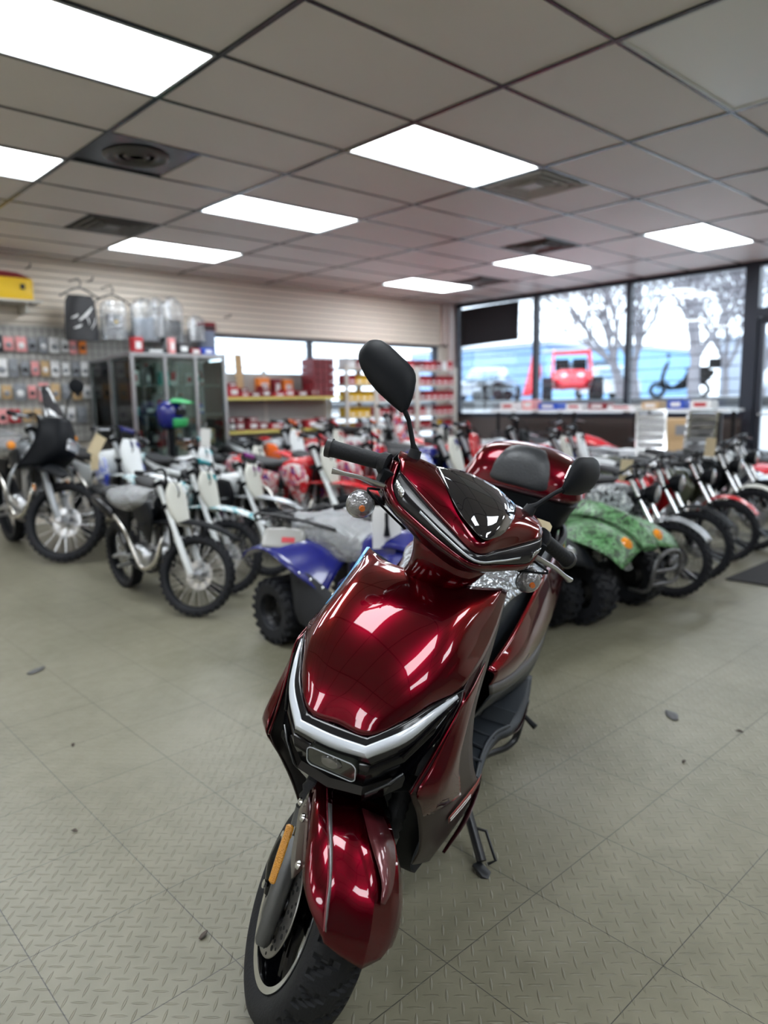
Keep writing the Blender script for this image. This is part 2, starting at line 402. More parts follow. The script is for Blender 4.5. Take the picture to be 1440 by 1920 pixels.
for a, b in zip(MY[1:], MY[:-1]):
    g = struct(box('window_%d' % wi, (XW+.04, (a+b)/2, (SILL+CEIL)/2), (.006, b-a-.06, CEIL-SILL-.1), GLASS)); wi += 1
    bm = bmesh.new(); zz = SILL+.16
    while zz < CEIL-.06: tube(bm, [(0, a+.04, zz), (0, b-.04, zz)], .006, 6); zz += .152
    bar = obj('security_bars', bm, mat('bar_grey', (.09, .095, .11), .5), None, 40); bar.location = (XW-.035, 0, 0); bar.parent = g
    bar.matrix_parent_inverse = M()
struct(box('window_4', (XW+.04, 2.25, 2.47), (.006, 2.4, .5), GLASS))
d = struct(box('door_1', (XW+.04, 2.93, 1.06), (.012, 1.1, 2.1), GLASS))
for c, s in (((XW+.03, 3.385, 1.06), (.05, .08, 2.1)), ((XW+.03, 2.38, 1.06), (.05, .08, 2.1)), ((XW+.03, 2.88, .12), (.05, 1.0, .22)), ((XW+.03, 2.88, 2.08), (.05, 1.0, .08))):
    box('door_frame', c, s, DARKF, d, .004)
tub('push_bar', [(XW-.05, 2.45, 1.0), (XW-.05, 3.35, 1.0)], .015, ALU, d, 8, 1)
struct(box('door_2', (XW+.04, 1.65, 1.06), (.012, 1.2, 2.1), GLASS))
# strip windows in the back wall
for k, (a, b) in enumerate(((4.65, 6.2), (6.25, 8.72))):
    g = struct(box('window_%d' % (5+k), ((a+b)/2, YW+.05, 1.29), (b-a-.02, .006, 1.56), GLASS))
    bm = bmesh.new(); zz = .62
    while zz < 2.06: tube(bm, [(a+.02, YW+.015, zz), (b-.02, YW+.015, zz)], .006, 6); zz += .152
    obj('security_bars', bm, mat('bar_grey', (.09, .095, .11), .5), g, 40)
bm = bmesh.new()
for x in (4.62, 6.22, 8.72): bx(bm, (x, YW+.03, 1.29), (.06, .08, 1.58))
bx(bm, (6.67, YW+.04, 2.06), (4.1, .09, .04)); bx(bm, (6.67, YW+.04, .52), (4.1, .09, .04))
struct(obj('trim_5', bm, DARKF, None, 0))
# beaded chains beside two mullions
for y in (8.0, 6.5, 5.0):
    c = tub('blind_chain', [(XW-.08, y, CEIL-.08), (XW-.082, y, 2.0), (XW-.08, y+.01, 1.3)], .008, DARKF, None, 6, 1)
    tag(c, {8.0: 'beaded blind chain at the corner post left of the black banner', 6.5: 'beaded blind chain on the mullion right of the black banner', 5.0: 'beaded blind chain on the mullion between buggy and parked scooter'}[y], 'chain', 'blind chains')
# black banner on the first window
bm = bmesh.new(); patch(bm, [[(XW-.075, 7.93, 2.64), (XW-.08, 7.4, 2.655), (XW-.075, 6.78, 2.66)], [(XW-.085, 7.93, 2.36), (XW-.07, 7.4, 2.37), (XW-.085, 6.78, 2.38)], [(XW-.075, 7.93, 2.06), (XW-.085, 7.4, 2.08), (XW-.075, 6.79, 2.10)]])
o = solid(obj('cloth_banner', bm, mat('black_cloth', (.012, .011, .014), .9), None), .006); tag(o, 'black cloth banner hung high in the first window by the corner', 'banner')
# ================================================================ the maroon scooter (s back, t to its left, z up)
def candy():
    m = mat('candy_maroon', (.100, .0002, .006), .27, metal=.92, coat=1.); m.node_tree.nodes['Principled BSDF'].inputs['Coat IOR'].default_value = 1.45; m.node_tree.nodes['Principled BSDF'].inputs['Specular Tint'].default_value = (.5, .01, .04, 1)
    return m
CANDY = candy()
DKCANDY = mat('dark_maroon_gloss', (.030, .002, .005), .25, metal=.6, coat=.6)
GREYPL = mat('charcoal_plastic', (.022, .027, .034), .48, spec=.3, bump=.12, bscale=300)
SHADECANDY = mat('shaded_maroon_gloss', (.020, .006, .007), .34, spec=.35)  # candy paint with its shade and floor reflection put into a darker colour
SMOKEL = mat('smoked_lens', (.010, .010, .012), .16, coat=.12, spec=.3)
LIGHTG = mat('light_guide', (.52, .56, .62), .18, coat=.8)
def L(p): return V((-p[0], p[1], p[2]))
def mir(p): return (p[0], -p[1], p[2])
fwv = V((.679, .734, 0)); rgv = V((.734, -.679, 0)); a_ = .38951
B_ = (fwv*cos(a_)+rgv*sin(a_)).normalized(); Lh = (-fwv*sin(a_)+rgv*cos(a_)).normalized(); ln = .22387
L2 = Lh*cos(ln)-V((0, 0, 1))*sin(ln); Z2 = V((0, 0, 1))*cos(ln)+Lh*sin(ln)
sc = thing('scooter', 'shiny dark maroon scooter with top box, leaning on its side stand in the foreground', 'scooter')
mm = M((-B_, L2, Z2)).transposed().to_4x4(); mm.translation = V((.73929, 1.12964, 0)); sc.matrix_world = mm
AXL = V((-sin(.479455), 0, cos(.479455))); APL = V((-.06, 0, .24))
STEER = M.Translation(APL) @ M.Rotation(.64966, 4, AXL) @ M.Translation(-APL)
def steer(o): o.matrix_basis = STEER; return o
def sheet(name, rows, m, parent=None, nu=4, nv=4, bu=(), bv=(), th=.003, mirror=False, st=False, off=0., smooth=38):
    bm = bmesh.new(); n_ = len(rows[0])
    if mirror and all(abs(r[0][1]) < 1e-6 for r in rows):
        rows = [[mir(p) for p in r[:0:-1]]+list(r) for r in rows]; bu = [n_-1-q for q in bu if q]+[n_-1+q for q in bu]; mirror = False
    patch(bm, rows, nu, nv, bu, bv, L)
    if mirror: patch(bm, [[mir(p) for p in r][::-1] for r in rows], nu, nv, [n_-1-q for q in bu], bv, L)
    bmesh.ops.remove_doubles(bm, verts=bm.verts, dist=.0004)
    o = obj(name, bm, m, parent or sc, smooth)
    if th: solid(o, th, off)
    if st and (parent is None or parent is sc): steer(o)
    return o
def lt(name, pts, r, m, parent=None, seg=10, n=4, st=False, **k):
    o = tub(name, [L(p) for p in pts], r, m, parent or sc, seg, n, **k)
    if st and (parent is None or parent is sc): steer(o)
    return o

# --- front panel ("hood")
hood = [
 [(-.004, 0, .650), (-.002, .062, .650), (.048, .110, .680), (.100, .138, .700), (.153, .166, .713)],
 [(.022, 0, .698), (.027, .067, .695), (.068, .117, .711), (.118, .146, .727), (.168, .174, .722)],
 [(.064, 0, .747), (.070, .078, .741), (.104, .125, .744), (.150, .153, .750), (.195, .180, .735)],
 [(.120, 0, .793), (.128, .088, .785), (.158, .134, .778), (.206, .159, .773), (.250, .183, .746)],
 [(.187, 0, .832), (.196, .097, .823), (.226, .139, .810), (.276, .162, .796), (.315, .183, .767)],
 [(.262, 0, .858), (.272, .102, .849), (.308, .141, .841), (.349, .165, .828), (.385, .179, .808)],
 [(.325, 0, .868), (.345, .090, .864), (.385, .135, .862), (.415, .164, .862), (.448, .171, .852)]]
sheet('front_panel', hood, CANDY, None, 5, 5, bu=(3,), mirror=True, th=.004)
# chrome blue side flash on the hood's right-hand edge (image left)
sheet('side_flash', [[(.405, -.166, .866), (.404, -.158, .868)], [(.30, -.163, .812), (.295, -.155, .817)], [(.21, -.160, .777), (.208, -.154, .781)]], mat('blue_silver_decal', (.12, .36, .62), .25, metal=.5), None, 3, 3, th=.002)
# hollow behind the hood (neck opening)
sheet('neck_opening', [[(.325, 0, .866), (.345, .090, .862), (.385, .135, .860), (.448, .168, .850)], [(.34, 0, .80), (.36, .08, .79), (.41, .12, .78), (.46, .15, .77)], [(.44, 0, .76), (.45, .07, .75), (.47, .11, .74), (.50, .14, .72)]], BLACK, None, 4, 3, mirror=True)
# --- V-shaped running light with its smoked housing
vin = [(-.006, 0, .647), (-.004, .062, .647), (.046, .111, .678), (.098, .139, .697), (.156, .169, .712), (.178, .178, .716)]
vmi = [(-.024, 0, .624), (-.021, .070, .628), (.034, .121, .655), (.092, .150, .685), (.158, .174, .706), (.180, .179, .713)]
vou = [(-.013, 0, .596), (-.008, .080, .603), (.050, .128, .628), (.108, .158, .668), (.160, .177, .702), (.182, .180, .710)]
sheet('light_housing', [vin, vmi, vou], SMOKEL, None, 5, 4, bu=(1,), mirror=True, th=.006)
def lerp3(a, b, k): return tuple(a[i]*(1-k)+b[i]*k for i in range(3))
def push(p, d): return (p[0]-d, p[1], p[2]+d*.4)
g1 = [push(lerp3(a, b, .55), .004) for a, b in zip(vin, vmi)]; g2 = [push(b, .006) for b in vmi]; g3 = [push(lerp3(b, c, .42), .004) for b, c in zip(vmi, vou)]
sheet('running_light', [g1[:5], g2[:5], g3[:5]], LIGHTG, None, 5, 4, bu=(1,), mirror=True, th=.004)
# --- black nose mask under the light
n0 = vou
n1 = [(-.016, 0, .57), (-.008, .075, .578), (.045, .125, .600), (.10, .155, .645), (.14, .174, .69), (.158, .179, .705)]
n2 = [(.012, 0, .53), (.016, .065, .537), (.045, .110, .560), (.075, .135, .595), (.112, .160, .645), (.145, .178, .69)]
n3 = [(.042, 0, .482), (.044, .060, .486), (.046, .098, .515), (.046, .130, .548), (.085, .148, .60), (.112, .166, .636)]
n4 = [(.085, 0, .470), (.085, .060, .474), (.085, .098, .500), (.080, .126, .535), (.10, .144, .588), (.120, .160, .628)]
n2b = [(.004, 0, .515), (.010, .068, .523), (.030, .112, .550), (.052, .134, .578), (.098, .157, .630), (.13, .172, .668)]
nm = sheet('nose_mask', [n0, n1, n2, n2b, n3, n4], GLOSSK, None, 1, 1, mirror=True, th=.004, smooth=12)
for sg in (1, -1):
    sheet('carbon_insert', [[(.004, .078*sg, .530), (.026, .110*sg, .554), (.044, .130*sg, .575)], [(.030, .070*sg, .500), (.040, .100*sg, .526), (.043, .124*sg, .551)]], mat('carbon_black', (.018, .020, .024), .3, coat=.6, bump=.3, bscale=500), nm, 1, 1, th=.004, off=1)
    lt('grille_bar', [(.03, .125*sg, .615), (.075, .150*sg, .655), (.12, .170*sg, .690)], .003, GLOSSK, nm, 6, 2)
# projector lamp
bm = bmesh.new(); lathe(bm, [(.0, .012), (.011, .010), (.016, 0), (.017, -.01)], (0, 0, 0), (1, 0, 0), 24)
def rrect(hw, hh, r, n=5):
    o = []
    for cx, cy, a0 in ((hw-r, hh-r, 0), (-hw+r, hh-r, pi/2), (-hw+r, -hh+r, pi), (hw-r, -hh+r, 1.5*pi)):
        for k in range(n+1): a = a0+pi/2*k/n; o.append((cx+r*cos(a), cy+r*sin(a)))
    return o
LM = M.Translation(L((-.012, .009, .584))) @ M.Rotation(rad(18), 4, 'Y') @ M.Rotation(pi/2, 4, 'Z') @ M.Rotation(pi/2, 4, 'X')
hl = extr('headlight', rrect(.050, .023, .012), .02, mat('lamp_dark_green', (.035, .04, .035), .08, coat=1), sc, LM)
bmesh_o = bm; bmesh.ops.transform(bm, matrix=M.Translation(L((-.021, .009, .586))) @ M.Diagonal(V((1, 1.5, .8, 1))), verts=bm.verts)
obj('projector_lens', bm, mat('lens_glass', (.10, .10, .09), .03, coat=1, spec=1.), hl)
bm = bmesh.new(); rr_ = [LM @ V((x, y, .012)) for x, y in rrect(.050, .023, .012)]; tube(bm, rr_, .0011, 6, 1, True); obj('bezel', bm, LIGHTG, hl)
# --- side panels with a sharp blade edge
F_ = [(.168, .177, .712), (.150, .182, .698), (.112, .170, .634), (.076, .160, .592), (.034, .150, .552), (.070, .155, .506), (.115, .157, .455), (.182, .157, .370), (.234, .153, .292), (.255, .140, .236)]
R_ = [(.447, .171, .850), (.375, .182, .775), (.318, .187, .705), (.288, .190, .627), (.308, .196, .545), (.372, .201, .455), (.462, .204, .372), (.565, .200, .300), (.52, .182, .215), (.40, .15, .150)]
OUT_ = [0, .002, .010, .017, .024, .020, .012, .006, .004, .002]
def midrow(k, f): return [(a[0]*(1-k)+b[0]*k, a[1]*(1-k)+b[1]*k+o_*f, a[2]*(1-k)+b[2]*k) for a, b, o_ in zip(F_, R_, OUT_)]
cols_ = list(zip(F_, midrow(.10, .75), midrow(.28, 1.), midrow(.62, .7), R_))
PS = []
for sg in (1, -1):
    q = [[(p[0], p[1]*sg, p[2]) for p in c] for c in cols_]
    o = sheet('side_panel', q, SHADECANDY, None, 3, 4, bv=(1, 4), th=.004); PS.append(o)
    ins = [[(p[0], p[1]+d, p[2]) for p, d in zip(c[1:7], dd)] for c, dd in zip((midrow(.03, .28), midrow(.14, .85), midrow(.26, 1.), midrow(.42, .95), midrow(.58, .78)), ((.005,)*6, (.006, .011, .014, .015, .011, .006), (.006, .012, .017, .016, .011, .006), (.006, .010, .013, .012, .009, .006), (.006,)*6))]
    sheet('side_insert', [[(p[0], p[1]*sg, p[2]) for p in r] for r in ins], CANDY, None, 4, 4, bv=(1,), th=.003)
    lt('side_blade', [(x, (y+.002)*sg, z) for x, y, z in ((.172, .180, .712), (.148, .183, .694), (.110, .171, .634), (.074, .161, .590), (.032, .151, .550))], [.002, .004, .0045, .0045, .003], CANDY, None, 8, 4, flat=.6)
    lt('lower_trim', [(x, y*sg, z) for x, y, z in ((1.05, .222, .318), (.97, .227, .298), (.90, .222, .296), (.83, .194, .296), (.73, .180, .294), (.65, .184, .288), (.565, .199, .270), (.50, .196, .222), (.43, .175, .165))], [.004, .006, .007, .007, .007, .007, .008, .009, .006], DKCANDY, None, 8, 4, flat=.5)
# decal on the left side panel
dk = PS[0]
sheet('decal', [[(.330, .184, .330), (.41, .198, .345), (.475, .206, .352), (.51, .2075, .358)], [(.352, .1825, .300), (.43, .197, .312), (.487, .2055, .325), (.512, .2070, .345)]], mat('red_decal', (.28, .05, .045), .35), dk, 3, 3, th=.001)
lt('decal', [(.338, .187, .324), (.40, .199, .335), (.44, .2045, .337)], .0012, mat('decal_outline', (.6, .6, .58), .4), dk, 6, 4)
lt('decal', [(.352, .186, .309), (.41, .198, .319), (.45, .2042, .326)], .001, MATS['decal_outline'], dk, 6, 4)
# inner wheel arch and belly
sheet('inner_wheel_arch', [[(.075, 0, .474), (.078, .110, .51)], [(.17, 0, .485), (.17, .132, .47)], [(.27, 0, .44), (.27, .14, .41)], [(.30, 0, .33), (.30, .14, .31)], [(.295, 0, .20), (.295, .13, .20)], [(.40, 0, .145), (.40, .14, .148)], [(.9, 0, .15), (.9, .13, .16)]], mat('arch_black', (.006, .007, .008), .6), None, 3, 3, mirror=True)
# leg shield rear skin, floorboard, tunnel
sheet('leg_shield', [[(.448, .168, .850), (.470, .10, .82), (.48, 0, .80)], [(.375, .178, .775), (.43, .11, .76), (.46, 0, .74)], [(.318, .182, .705), (.40, .12, .70), (.45, 0, .70)], [(.290, .185, .627), (.38, .13, .62), (.44, .06, .62)], [(.312, .190, .545), (.40, .13, .52), (.46, .06, .52)], [(.376, .195, .455), (.46, .13, .43), (.52, .06, .43)], [(.468, .198, .372), (.53, .13, .35), (.58, .06, .35)], [(.565, .194, .302), (.62, .13, .295), (.66, .06, .295)]], GREYPL, None, 3, 3, mirror=True)
fb = [[(.56, .200, .306), (.60, .13, .302), (.64, .06, .300)], [(.65, .188, .312), (.66, .12, .308), (.68, .05, .306)], [(.73, .184, .318), (.74, .12, .314), (.74, .05, .312)], [(.80, .192, .322), (.80, .12, .318), (.80, .05, .316)], [(.86, .216, .322), (.86, .12, .320), (.86, .05, .318)], [(.96, .226, .324), (.95, .13, .324), (.95, .05, .320)], [(1.06, .222, .345), (1.05, .15, .35), (1.05, .05, .34)], [(1.16, .205, .375), (1.15, .15, .38), (1.15, .05, .37)]]
fl = sheet('floorboard', fb, GREYPL, None, 4, 4, mirror=True, th=.02, off=-1)
for sg in (1, -1):
    bm = bmesh.new()
    for s0, s1, t0, t1 in ((.63, .645, .185, .09), (.70, .715, .178, .085), (.775, .785, .185, .085)):
        tube(bm, [L((s0, t0*sg, .320)), L((s1, t1*sg, .317))], .005, 6)
    for k in range(9): tube(bm, [L((.86+k*.011, .12*sg, .326)), L((.86+k*.011, .205*sg, .330))], .0028, 5)
    tube(bm, [L((.56, .19*sg, .312)), L((.65, .178*sg, .318)), L((.73, .174*sg, .324)), L((.80, .182*sg, .328)), L((.86, .206*sg, .329))], .005, 6, 4)
    obj('grip_ribs', bm, mat('rib_grey', (.040, .046, .055), .5), fl)
sheet('tunnel_cover', [[(.50, 0, .74), (.50, .08, .72), (.49, .115, .64), (.50, .10, .50), (.56, .065, .34)], [(.60, 0, .76), (.58, .11, .745), (.57, .150, .68), (.58, .125, .52), (.62, .075, .33)], [(.76, 0, .78), (.74, .13, .79), (.74, .165, .735), (.74, .145, .55), (.76, .085, .33)], [(.95, 0, .78), (.93, .13, .80), (.93, .168, .78), (.93, .165, .58), (.95, .13, .34)]], GREYPL, None, 4, 4, mirror=True)
# rear body: candy side covers over charcoal lower covers
for sg in (1, -1):
    up_ = [(.455, .168, .650), (.53, .176, .672), (.62, .184, .705), (.75, .188, .752), (.88, .190, .800), (1.05, .185, .805), (1.30, .16, .83), (1.56, .11, .875)]
    lo_ = [(.468, .180, .608), (.56, .194, .590), (.67, .203, .570), (.80, .207, .545), (.93, .209, .522), (1.15, .205, .508), (1.38, .180, .570), (1.58, .125, .72)]
    mid_ = [((a[0]+b[0])/2, (a[1]+b[1])/2+.013+.016*min(1, i_/2), (a[2]+b[2])/2+.012) for i_, (a, b) in enumerate(zip(up_, lo_))]
    sheet('rear_side_cover', [[(p[0], p[1]*sg, p[2]) for p in r] for r in (up_, mid_, lo_)], CANDY, None, 4, 5)
    lo2 = [(p[0]+.01, p[1]+.006, p[2]-.028) for p in lo_]
    sheet('rear_trim', [[(p[0], p[1]*sg, p[2]) for p in r] for r in (lo_, lo2)], mat('champagne_grey', (.045, .042, .040), .4, spec=.35), None, 4, 2)
    bt_ = [(.58, .075, .33), (.68, .080, .33), (.80, .094, .33), (.90, .118, .332), (1.03, .156, .342), (1.17, .188, .365), (1.38, .165, .48), (1.55, .125, .66)]
    sheet('lower_side_cover', [[(p[0], p[1]*sg, p[2]) for p in r] for r in (lo2, [((a[0]+b[0])/2, (a[1]+b[1])/2+.004, (a[2]+b[2])/2) for a, b in zip(lo2, bt_)], bt_)], GREYPL, None, 4, 4)
# seat under loose clear film
seat = [[(.60, 0, .775), (.60, .07, .765), (.60, .11, .735)], [(.66, 0, .805), (.66, .10, .800), (.665, .150, .765)], [(.78, 0, .815), (.78, .12, .812), (.78, .178, .780)], [(.92, 0, .80), (.92, .13, .80), (.92, .186, .785)], [(1.02, 0, .84), (1.02, .12, .835), (1.03, .178, .795)], [(1.2, 0, .86), (1.2, .11, .855), (1.22, .155, .815)], [(1.34, 0, .86), (1.34, .08, .855), (1.36, .11, .82)]]
st_ = sheet('seat', seat, mat('seat_vinyl', (.02, .021, .024), .5, bump=.2, bscale=200), None, 4, 4, mirror=True, th=.05, off=-1)
random.seed(3)
film = [[(p[0]-.01, p[1]*1.05, p[2]+.006+random.uniform(0, .008)) for p in r] for r in seat]
film[0] = [(.52, 0, .752), (.52, .09, .742), (.53, .128, .70)]
SFILM = mat('silvery_film', (.34, .36, .38), .16, metal=.6, coat=.6, bump=1., bscale=34, bdist=.022)
sheet('clear_film', [[(.455, 0, .81), (.455, .08, .812), (.46, .125, .80)], [(.49, 0, .775), (.49, .09, .77), (.50, .135, .74)]]+film[1:4], SFILM, st_, 6, 5, mirror=True, th=.001)
# top box
tb = []
def ring_top(s, hw, z0, z1, bulge):
    return [L((s, -hw, z0)), L((s, -hw*.98, (z0*.6+z1*.4)+bulge)), L((s, -hw*.80, z0*.18+z1*.82)), L((s, -hw*.4, z1-.004)), L((s, 0, z1)), L((s, hw*.4, z1-.004)), L((s, hw*.80, z0*.18+z1*.82)), L((s, hw*.98, (z0*.6+z1*.4)+bulge)), L((s, hw, z0)), L((s, 0, z0-.004))]
bm = bmesh.new(); loft(bm, [ring_top(1.212, .105, .955, .968, 0), ring_top(1.222, .150, .95, 1.02, 0), ring_top(1.25, .178, .945, 1.066, 0), ring_top(1.30, .19, .945, 1.088, 0), ring_top(1.40, .192, .945, 1.092, 0), ring_top(1.50, .175, .945, 1.07, 0), ring_top(1.56, .13, .945, 1.01, 0), ring_top(1.575, .08, .95, .965, 0)], 4, 3)
lid = obj('top_box_lid', bm, CANDY, sc, 50)
def ring_bot(s, hw, z0, z1): return [L((s, -hw, z1)), L((s, -hw*.95, (z0+z1)/2)), L((s, -hw*.78, z0)), L((s, 0, z0)), L((s, hw*.78, z0)), L((s, hw*.95, (z0+z1)/2)), L((s, hw, z1)), L((s, 0, z1))]
bm = bmesh.new(); loft(bm, [ring_bot(1.222, .11, .90, .94), ring_bot(1.235, .150, .86, .946), ring_bot(1.27, .172, .83, .946), ring_bot(1.38, .178, .83, .946), ring_bot(1.50, .16, .84, .946), ring_bot(1.56, .10, .88, .944)], 3, 3)
obj('top_box_base', bm, BLACK, sc, 50)
lt('box_seam', [(1.215, -.10, .951), (1.228, -.155, .951), (1.28, -.186, .950), (1.4, -.194, .95), (1.5, -.18, .95), (1.565, -.10, .95), (1.575, 0, .95), (1.565, .10, .95), (1.5, .18, .95), (1.4, .194, .95), (1.28, .186, .95), (1.228, .155, .951), (1.215, .10, .951)], .006, DKCANDY, lid, 8, 4, closed=True)
def cush(k, d): return [(1.222-d, 0, .972), (1.222-d, .06, .970), (1.228-d, .098, .972)]
cus = [[(1.214, 0, .967), (1.216, .06, .965), (1.226, .104, .968)], [(1.204, 0, .978), (1.206, .062, .976), (1.224, .112, .980)], [(1.214, 0, 1.020), (1.217, .066, 1.018), (1.238, .120, 1.010)], [(1.234, 0, 1.062), (1.238, .062, 1.058), (1.262, .112, 1.036)], [(1.266, 0, 1.086), (1.272, .052, 1.080), (1.286, .088, 1.058)], [(1.30, 0, 1.089), (1.30, .045, 1.085), (1.30, .075, 1.070)]]
sheet('back_cushion', cus, mat('cushion_vinyl', (.018, .02, .024), .42, bump=.3, bscale=120), lid, 5, 4, mirror=True, th=.006, off=0)
lt('grab_rail', [(1.15, .17, .80), (1.3, .175, .83), (1.45, .12, .84), (1.5, 0, .84), (1.45, -.12, .84), (1.3, -.175, .83), (1.15, -.17, .80)], .012, STEELK, None, 8, 4)
sheet('tail_cover', [[(1.36, 0, .83), (1.38, .12, .82)], [(1.56, 0, .88), (1.57, .11, .875)], [(1.62, 0, .80), (1.60, .12, .78)], [(1.58, 0, .66), (1.55, .12, .66)]], BLACK, None, 3, 3, mirror=True)
# rear wheel, engine
rw = lat('rear_tyre', [(.150, -.05), (.18, -.062), (.21, -.058), (.232, -.035), (.24, 0), (.232, .035), (.21, .058), (.18, .062), (.150, .05), (.145, 0)], RUBBER, sc, L((1.33, 0, .262)), (0, 1, 0), 48, True)
lat('rim', [(.152, -.045), (.158, -.05), (.14, -.04), (.06, -.03), (.05, -.06), (.0, -.06)], GLOSSK, rw, L((1.33, 0, .262)), (0, 1, 0), 40)
bm = bmesh.new(); bx(bm, L((1.08, .07, .27)), (.42, .09, .13)); bx(bm, L((1.30, .105, .27)), (.16, .05, .10)); bx(bm, L((.98, -.03, .30)), (.22, .16, .16)); obj('engine', bm, GREYM, sc, 30, .012)
lt('exhaust', [(.9, -.06, .2), (1.05, -.15, .19), (1.2, -.17, .25), (1.5, -.17, .34)], [.016, .018, .045, .045], STEELK, None, 14, 4)
for sg in (1, -1): lt('rear_shock', [(1.30, .115*sg, .30), (1.40, .12*sg, .62)], .026, mat('red_spring', (.4, .02, .02), .4), None, 10, 1)
# kick starter, side stand, centre hardware
ks = lt('kick_lever', [(.94, .14, .155), (1.0, .161, .150), (1.06, .188, .147), (1.105, .207, .165), (1.11, .212, .22), (1.10, .212, .285)], [.010, .010, .010, .011, .011, .012], STEELK, None, 8, 4)
lt('pedal_rubber', [(1.10, .215, .262), (1.095, .245, .246), (1.09, .262, .240)], [.007, .009, .010], RUBBER, ks, 8, 1)
box('lever_plate', L((1.10, .212, .290)), (.026, .020, .050), STEELK, ks, .003)
sd = lt('side_stand', [(.70, .125, .205), (.64, .190, .140), (.578, .255, .078)], .0135, STEELK, None, 10, 1)
extr('stand_foot', [(-.024, -.015), (.016, -.020), (.032, -.006), (.032, .010), (.014, .018), (-.024, .015)], .008, STEELK, sd, M.Translation(L((.560, .264, .066))) @ M.Rotation(rad(-12.8), 4, 'X') @ M.Rotation(rad(65), 4, 'Z'))
lt('stand_loop', [(.625, .208, .130), (.635, .240, .128), (.59, .288, .088), (.575, .272, .080)], .0045, STEELK, sd, 6, 1)
lt('stand_spring', [(.69, .11, .16), (.65, .165, .130)], .006, STEELK, sd, 6, 1)
box('stand_bracket', L((.72, .105, .20)), (.08, .06, .05), STEELK, sd, .006)

# ---------------------------------------------------------------- steered front end
AXC = (.0258, 0, .2246); DT = -.010
def tread(r, h, a):
    if r > .205:
        g = 0
        ph = (a/(2*pi)*22+abs(h)*(14 if h > 0 else -14)) % 1
        if .004 < abs(h) < .047 and ph < .20: g = .0065
        ph2 = (a/(2*pi)*22+.5+abs(h)*9) % 1
        if .022 < abs(h) < .05 and ph2 < .14: g = max(g, .005)
        return r-g, h
    return r, h
tp = [(.150, -.030), (.153, -.043), (.160, -.048), (.172, -.053), (.186, -.055), (.196, -.0535), (.205, -.049), (.2105, -.042), (.2145, -.033), (.2175, -.022), (.2195, -.011)]
tp = tp+[(.2205, 0)]+[(r, -h) for r, h in tp[::-1]]
tyre = steer(lat('front_tyre', tp, RUBBER, sc, L((AXC[0], DT, AXC[2])), (0, 1, 0), 396, True, tread, 30))
C0 = L((AXC[0], DT, AXC[2]))
rim = lat('rim', [(.1535, -.0425), (.1565, -.0475), (.1500, -.0470), (.1475, -.040), (.1440, -.030), (.1440, .030), (.1475, .040), (.1500, .047), (.1565, .0475), (.1535, .0425), (.1490, .034), (.1490, -.034)], GLOSSK, tyre, C0, (0, 1, 0), 72, True)
lat('rim_lip', [(.1570, -.0482), (.1565, -.0500), (.1440, -.0475), (.1435, -.0455), (.1500, -.046)], CHROME, tyre, C0, (0, 1, 0), 72, True)
bm = bmesh.new()
for k in range(5):
    a = 2*pi*k/5+.35
    for d in (-.10, .10):
        p0 = C0+V((cos(a+d*2)*.035, -.008, sin(a+d*2)*.035)); p1 = C0+V((cos(a+d)*.145, -.006, sin(a+d)*.145)); tube(bm, [p0, p0.lerp(p1, .5)+V((0, -.006, 0)), p1], [.013, .010, .012], 8, 3)
lathe(bm, [(.0, -.055), (.03, -.055), (.036, -.04), (.04, .04), (.0, .045)], C0, (0, 1, 0), 24)
obj('spokes', bm, GLOSSK, tyre, 40)
dz = -.063
disc = lat('brake_disc', [(.052, dz-.0015), (.100, dz-.0015), (.1012, dz), (.100, dz+.0015), (.052, dz+.0015)], mat('brake_steel', (.30, .29, .28), .33, metal=.9), tyre, C0, (0, 1, 0), 60, True)
bm = bmesh.new()
for k in range(12):
    for j, (r, da, w_) in enumerate(((.066, 0, .0042), (.076, .17, .0036), (.085, .02, .0052), (.093, .25, .0030))):
        a = 2*pi*k/12+da; c = C0+V((cos(a)*r, dz-.0018, sin(a)*r)); lathe(bm, [(0, -.0006), (w_, -.0006), (w_, .0006)], c, (0, 1, 0), 10)
obj('hole_shade_discs', bm, mat('hole_shade_black', (.004, .004, .005), .8), tyre, 30)  # black discs laid on the rotor; darkness of the holes put into colour
bm = bmesh.new(); lathe(bm, [(.0, dz-.012), (.012, dz-.012), (.014, dz-.004), (.030, dz-.004), (.033, dz+.004), (.05, dz+.01), (.0, dz+.012)], C0, (0, 1, 0), 28)
for k in range(5):
    a = 2*pi*k/5; lathe(bm, [(0, dz-.007), (.0065, dz-.007), (.008, dz-.001)], C0+V((cos(a)*.045, 0, sin(a)*.045)), (0, 1, 0), 10)
    tube(bm, [C0+V((cos(a)*.028, dz, sin(a)*.028)), C0+V((cos(a)*.056, dz, sin(a)*.056))], .008, 8)
obj('hub', bm, mat('hub_black', (.05, .05, .055), .3, metal=.6), tyre, 40)
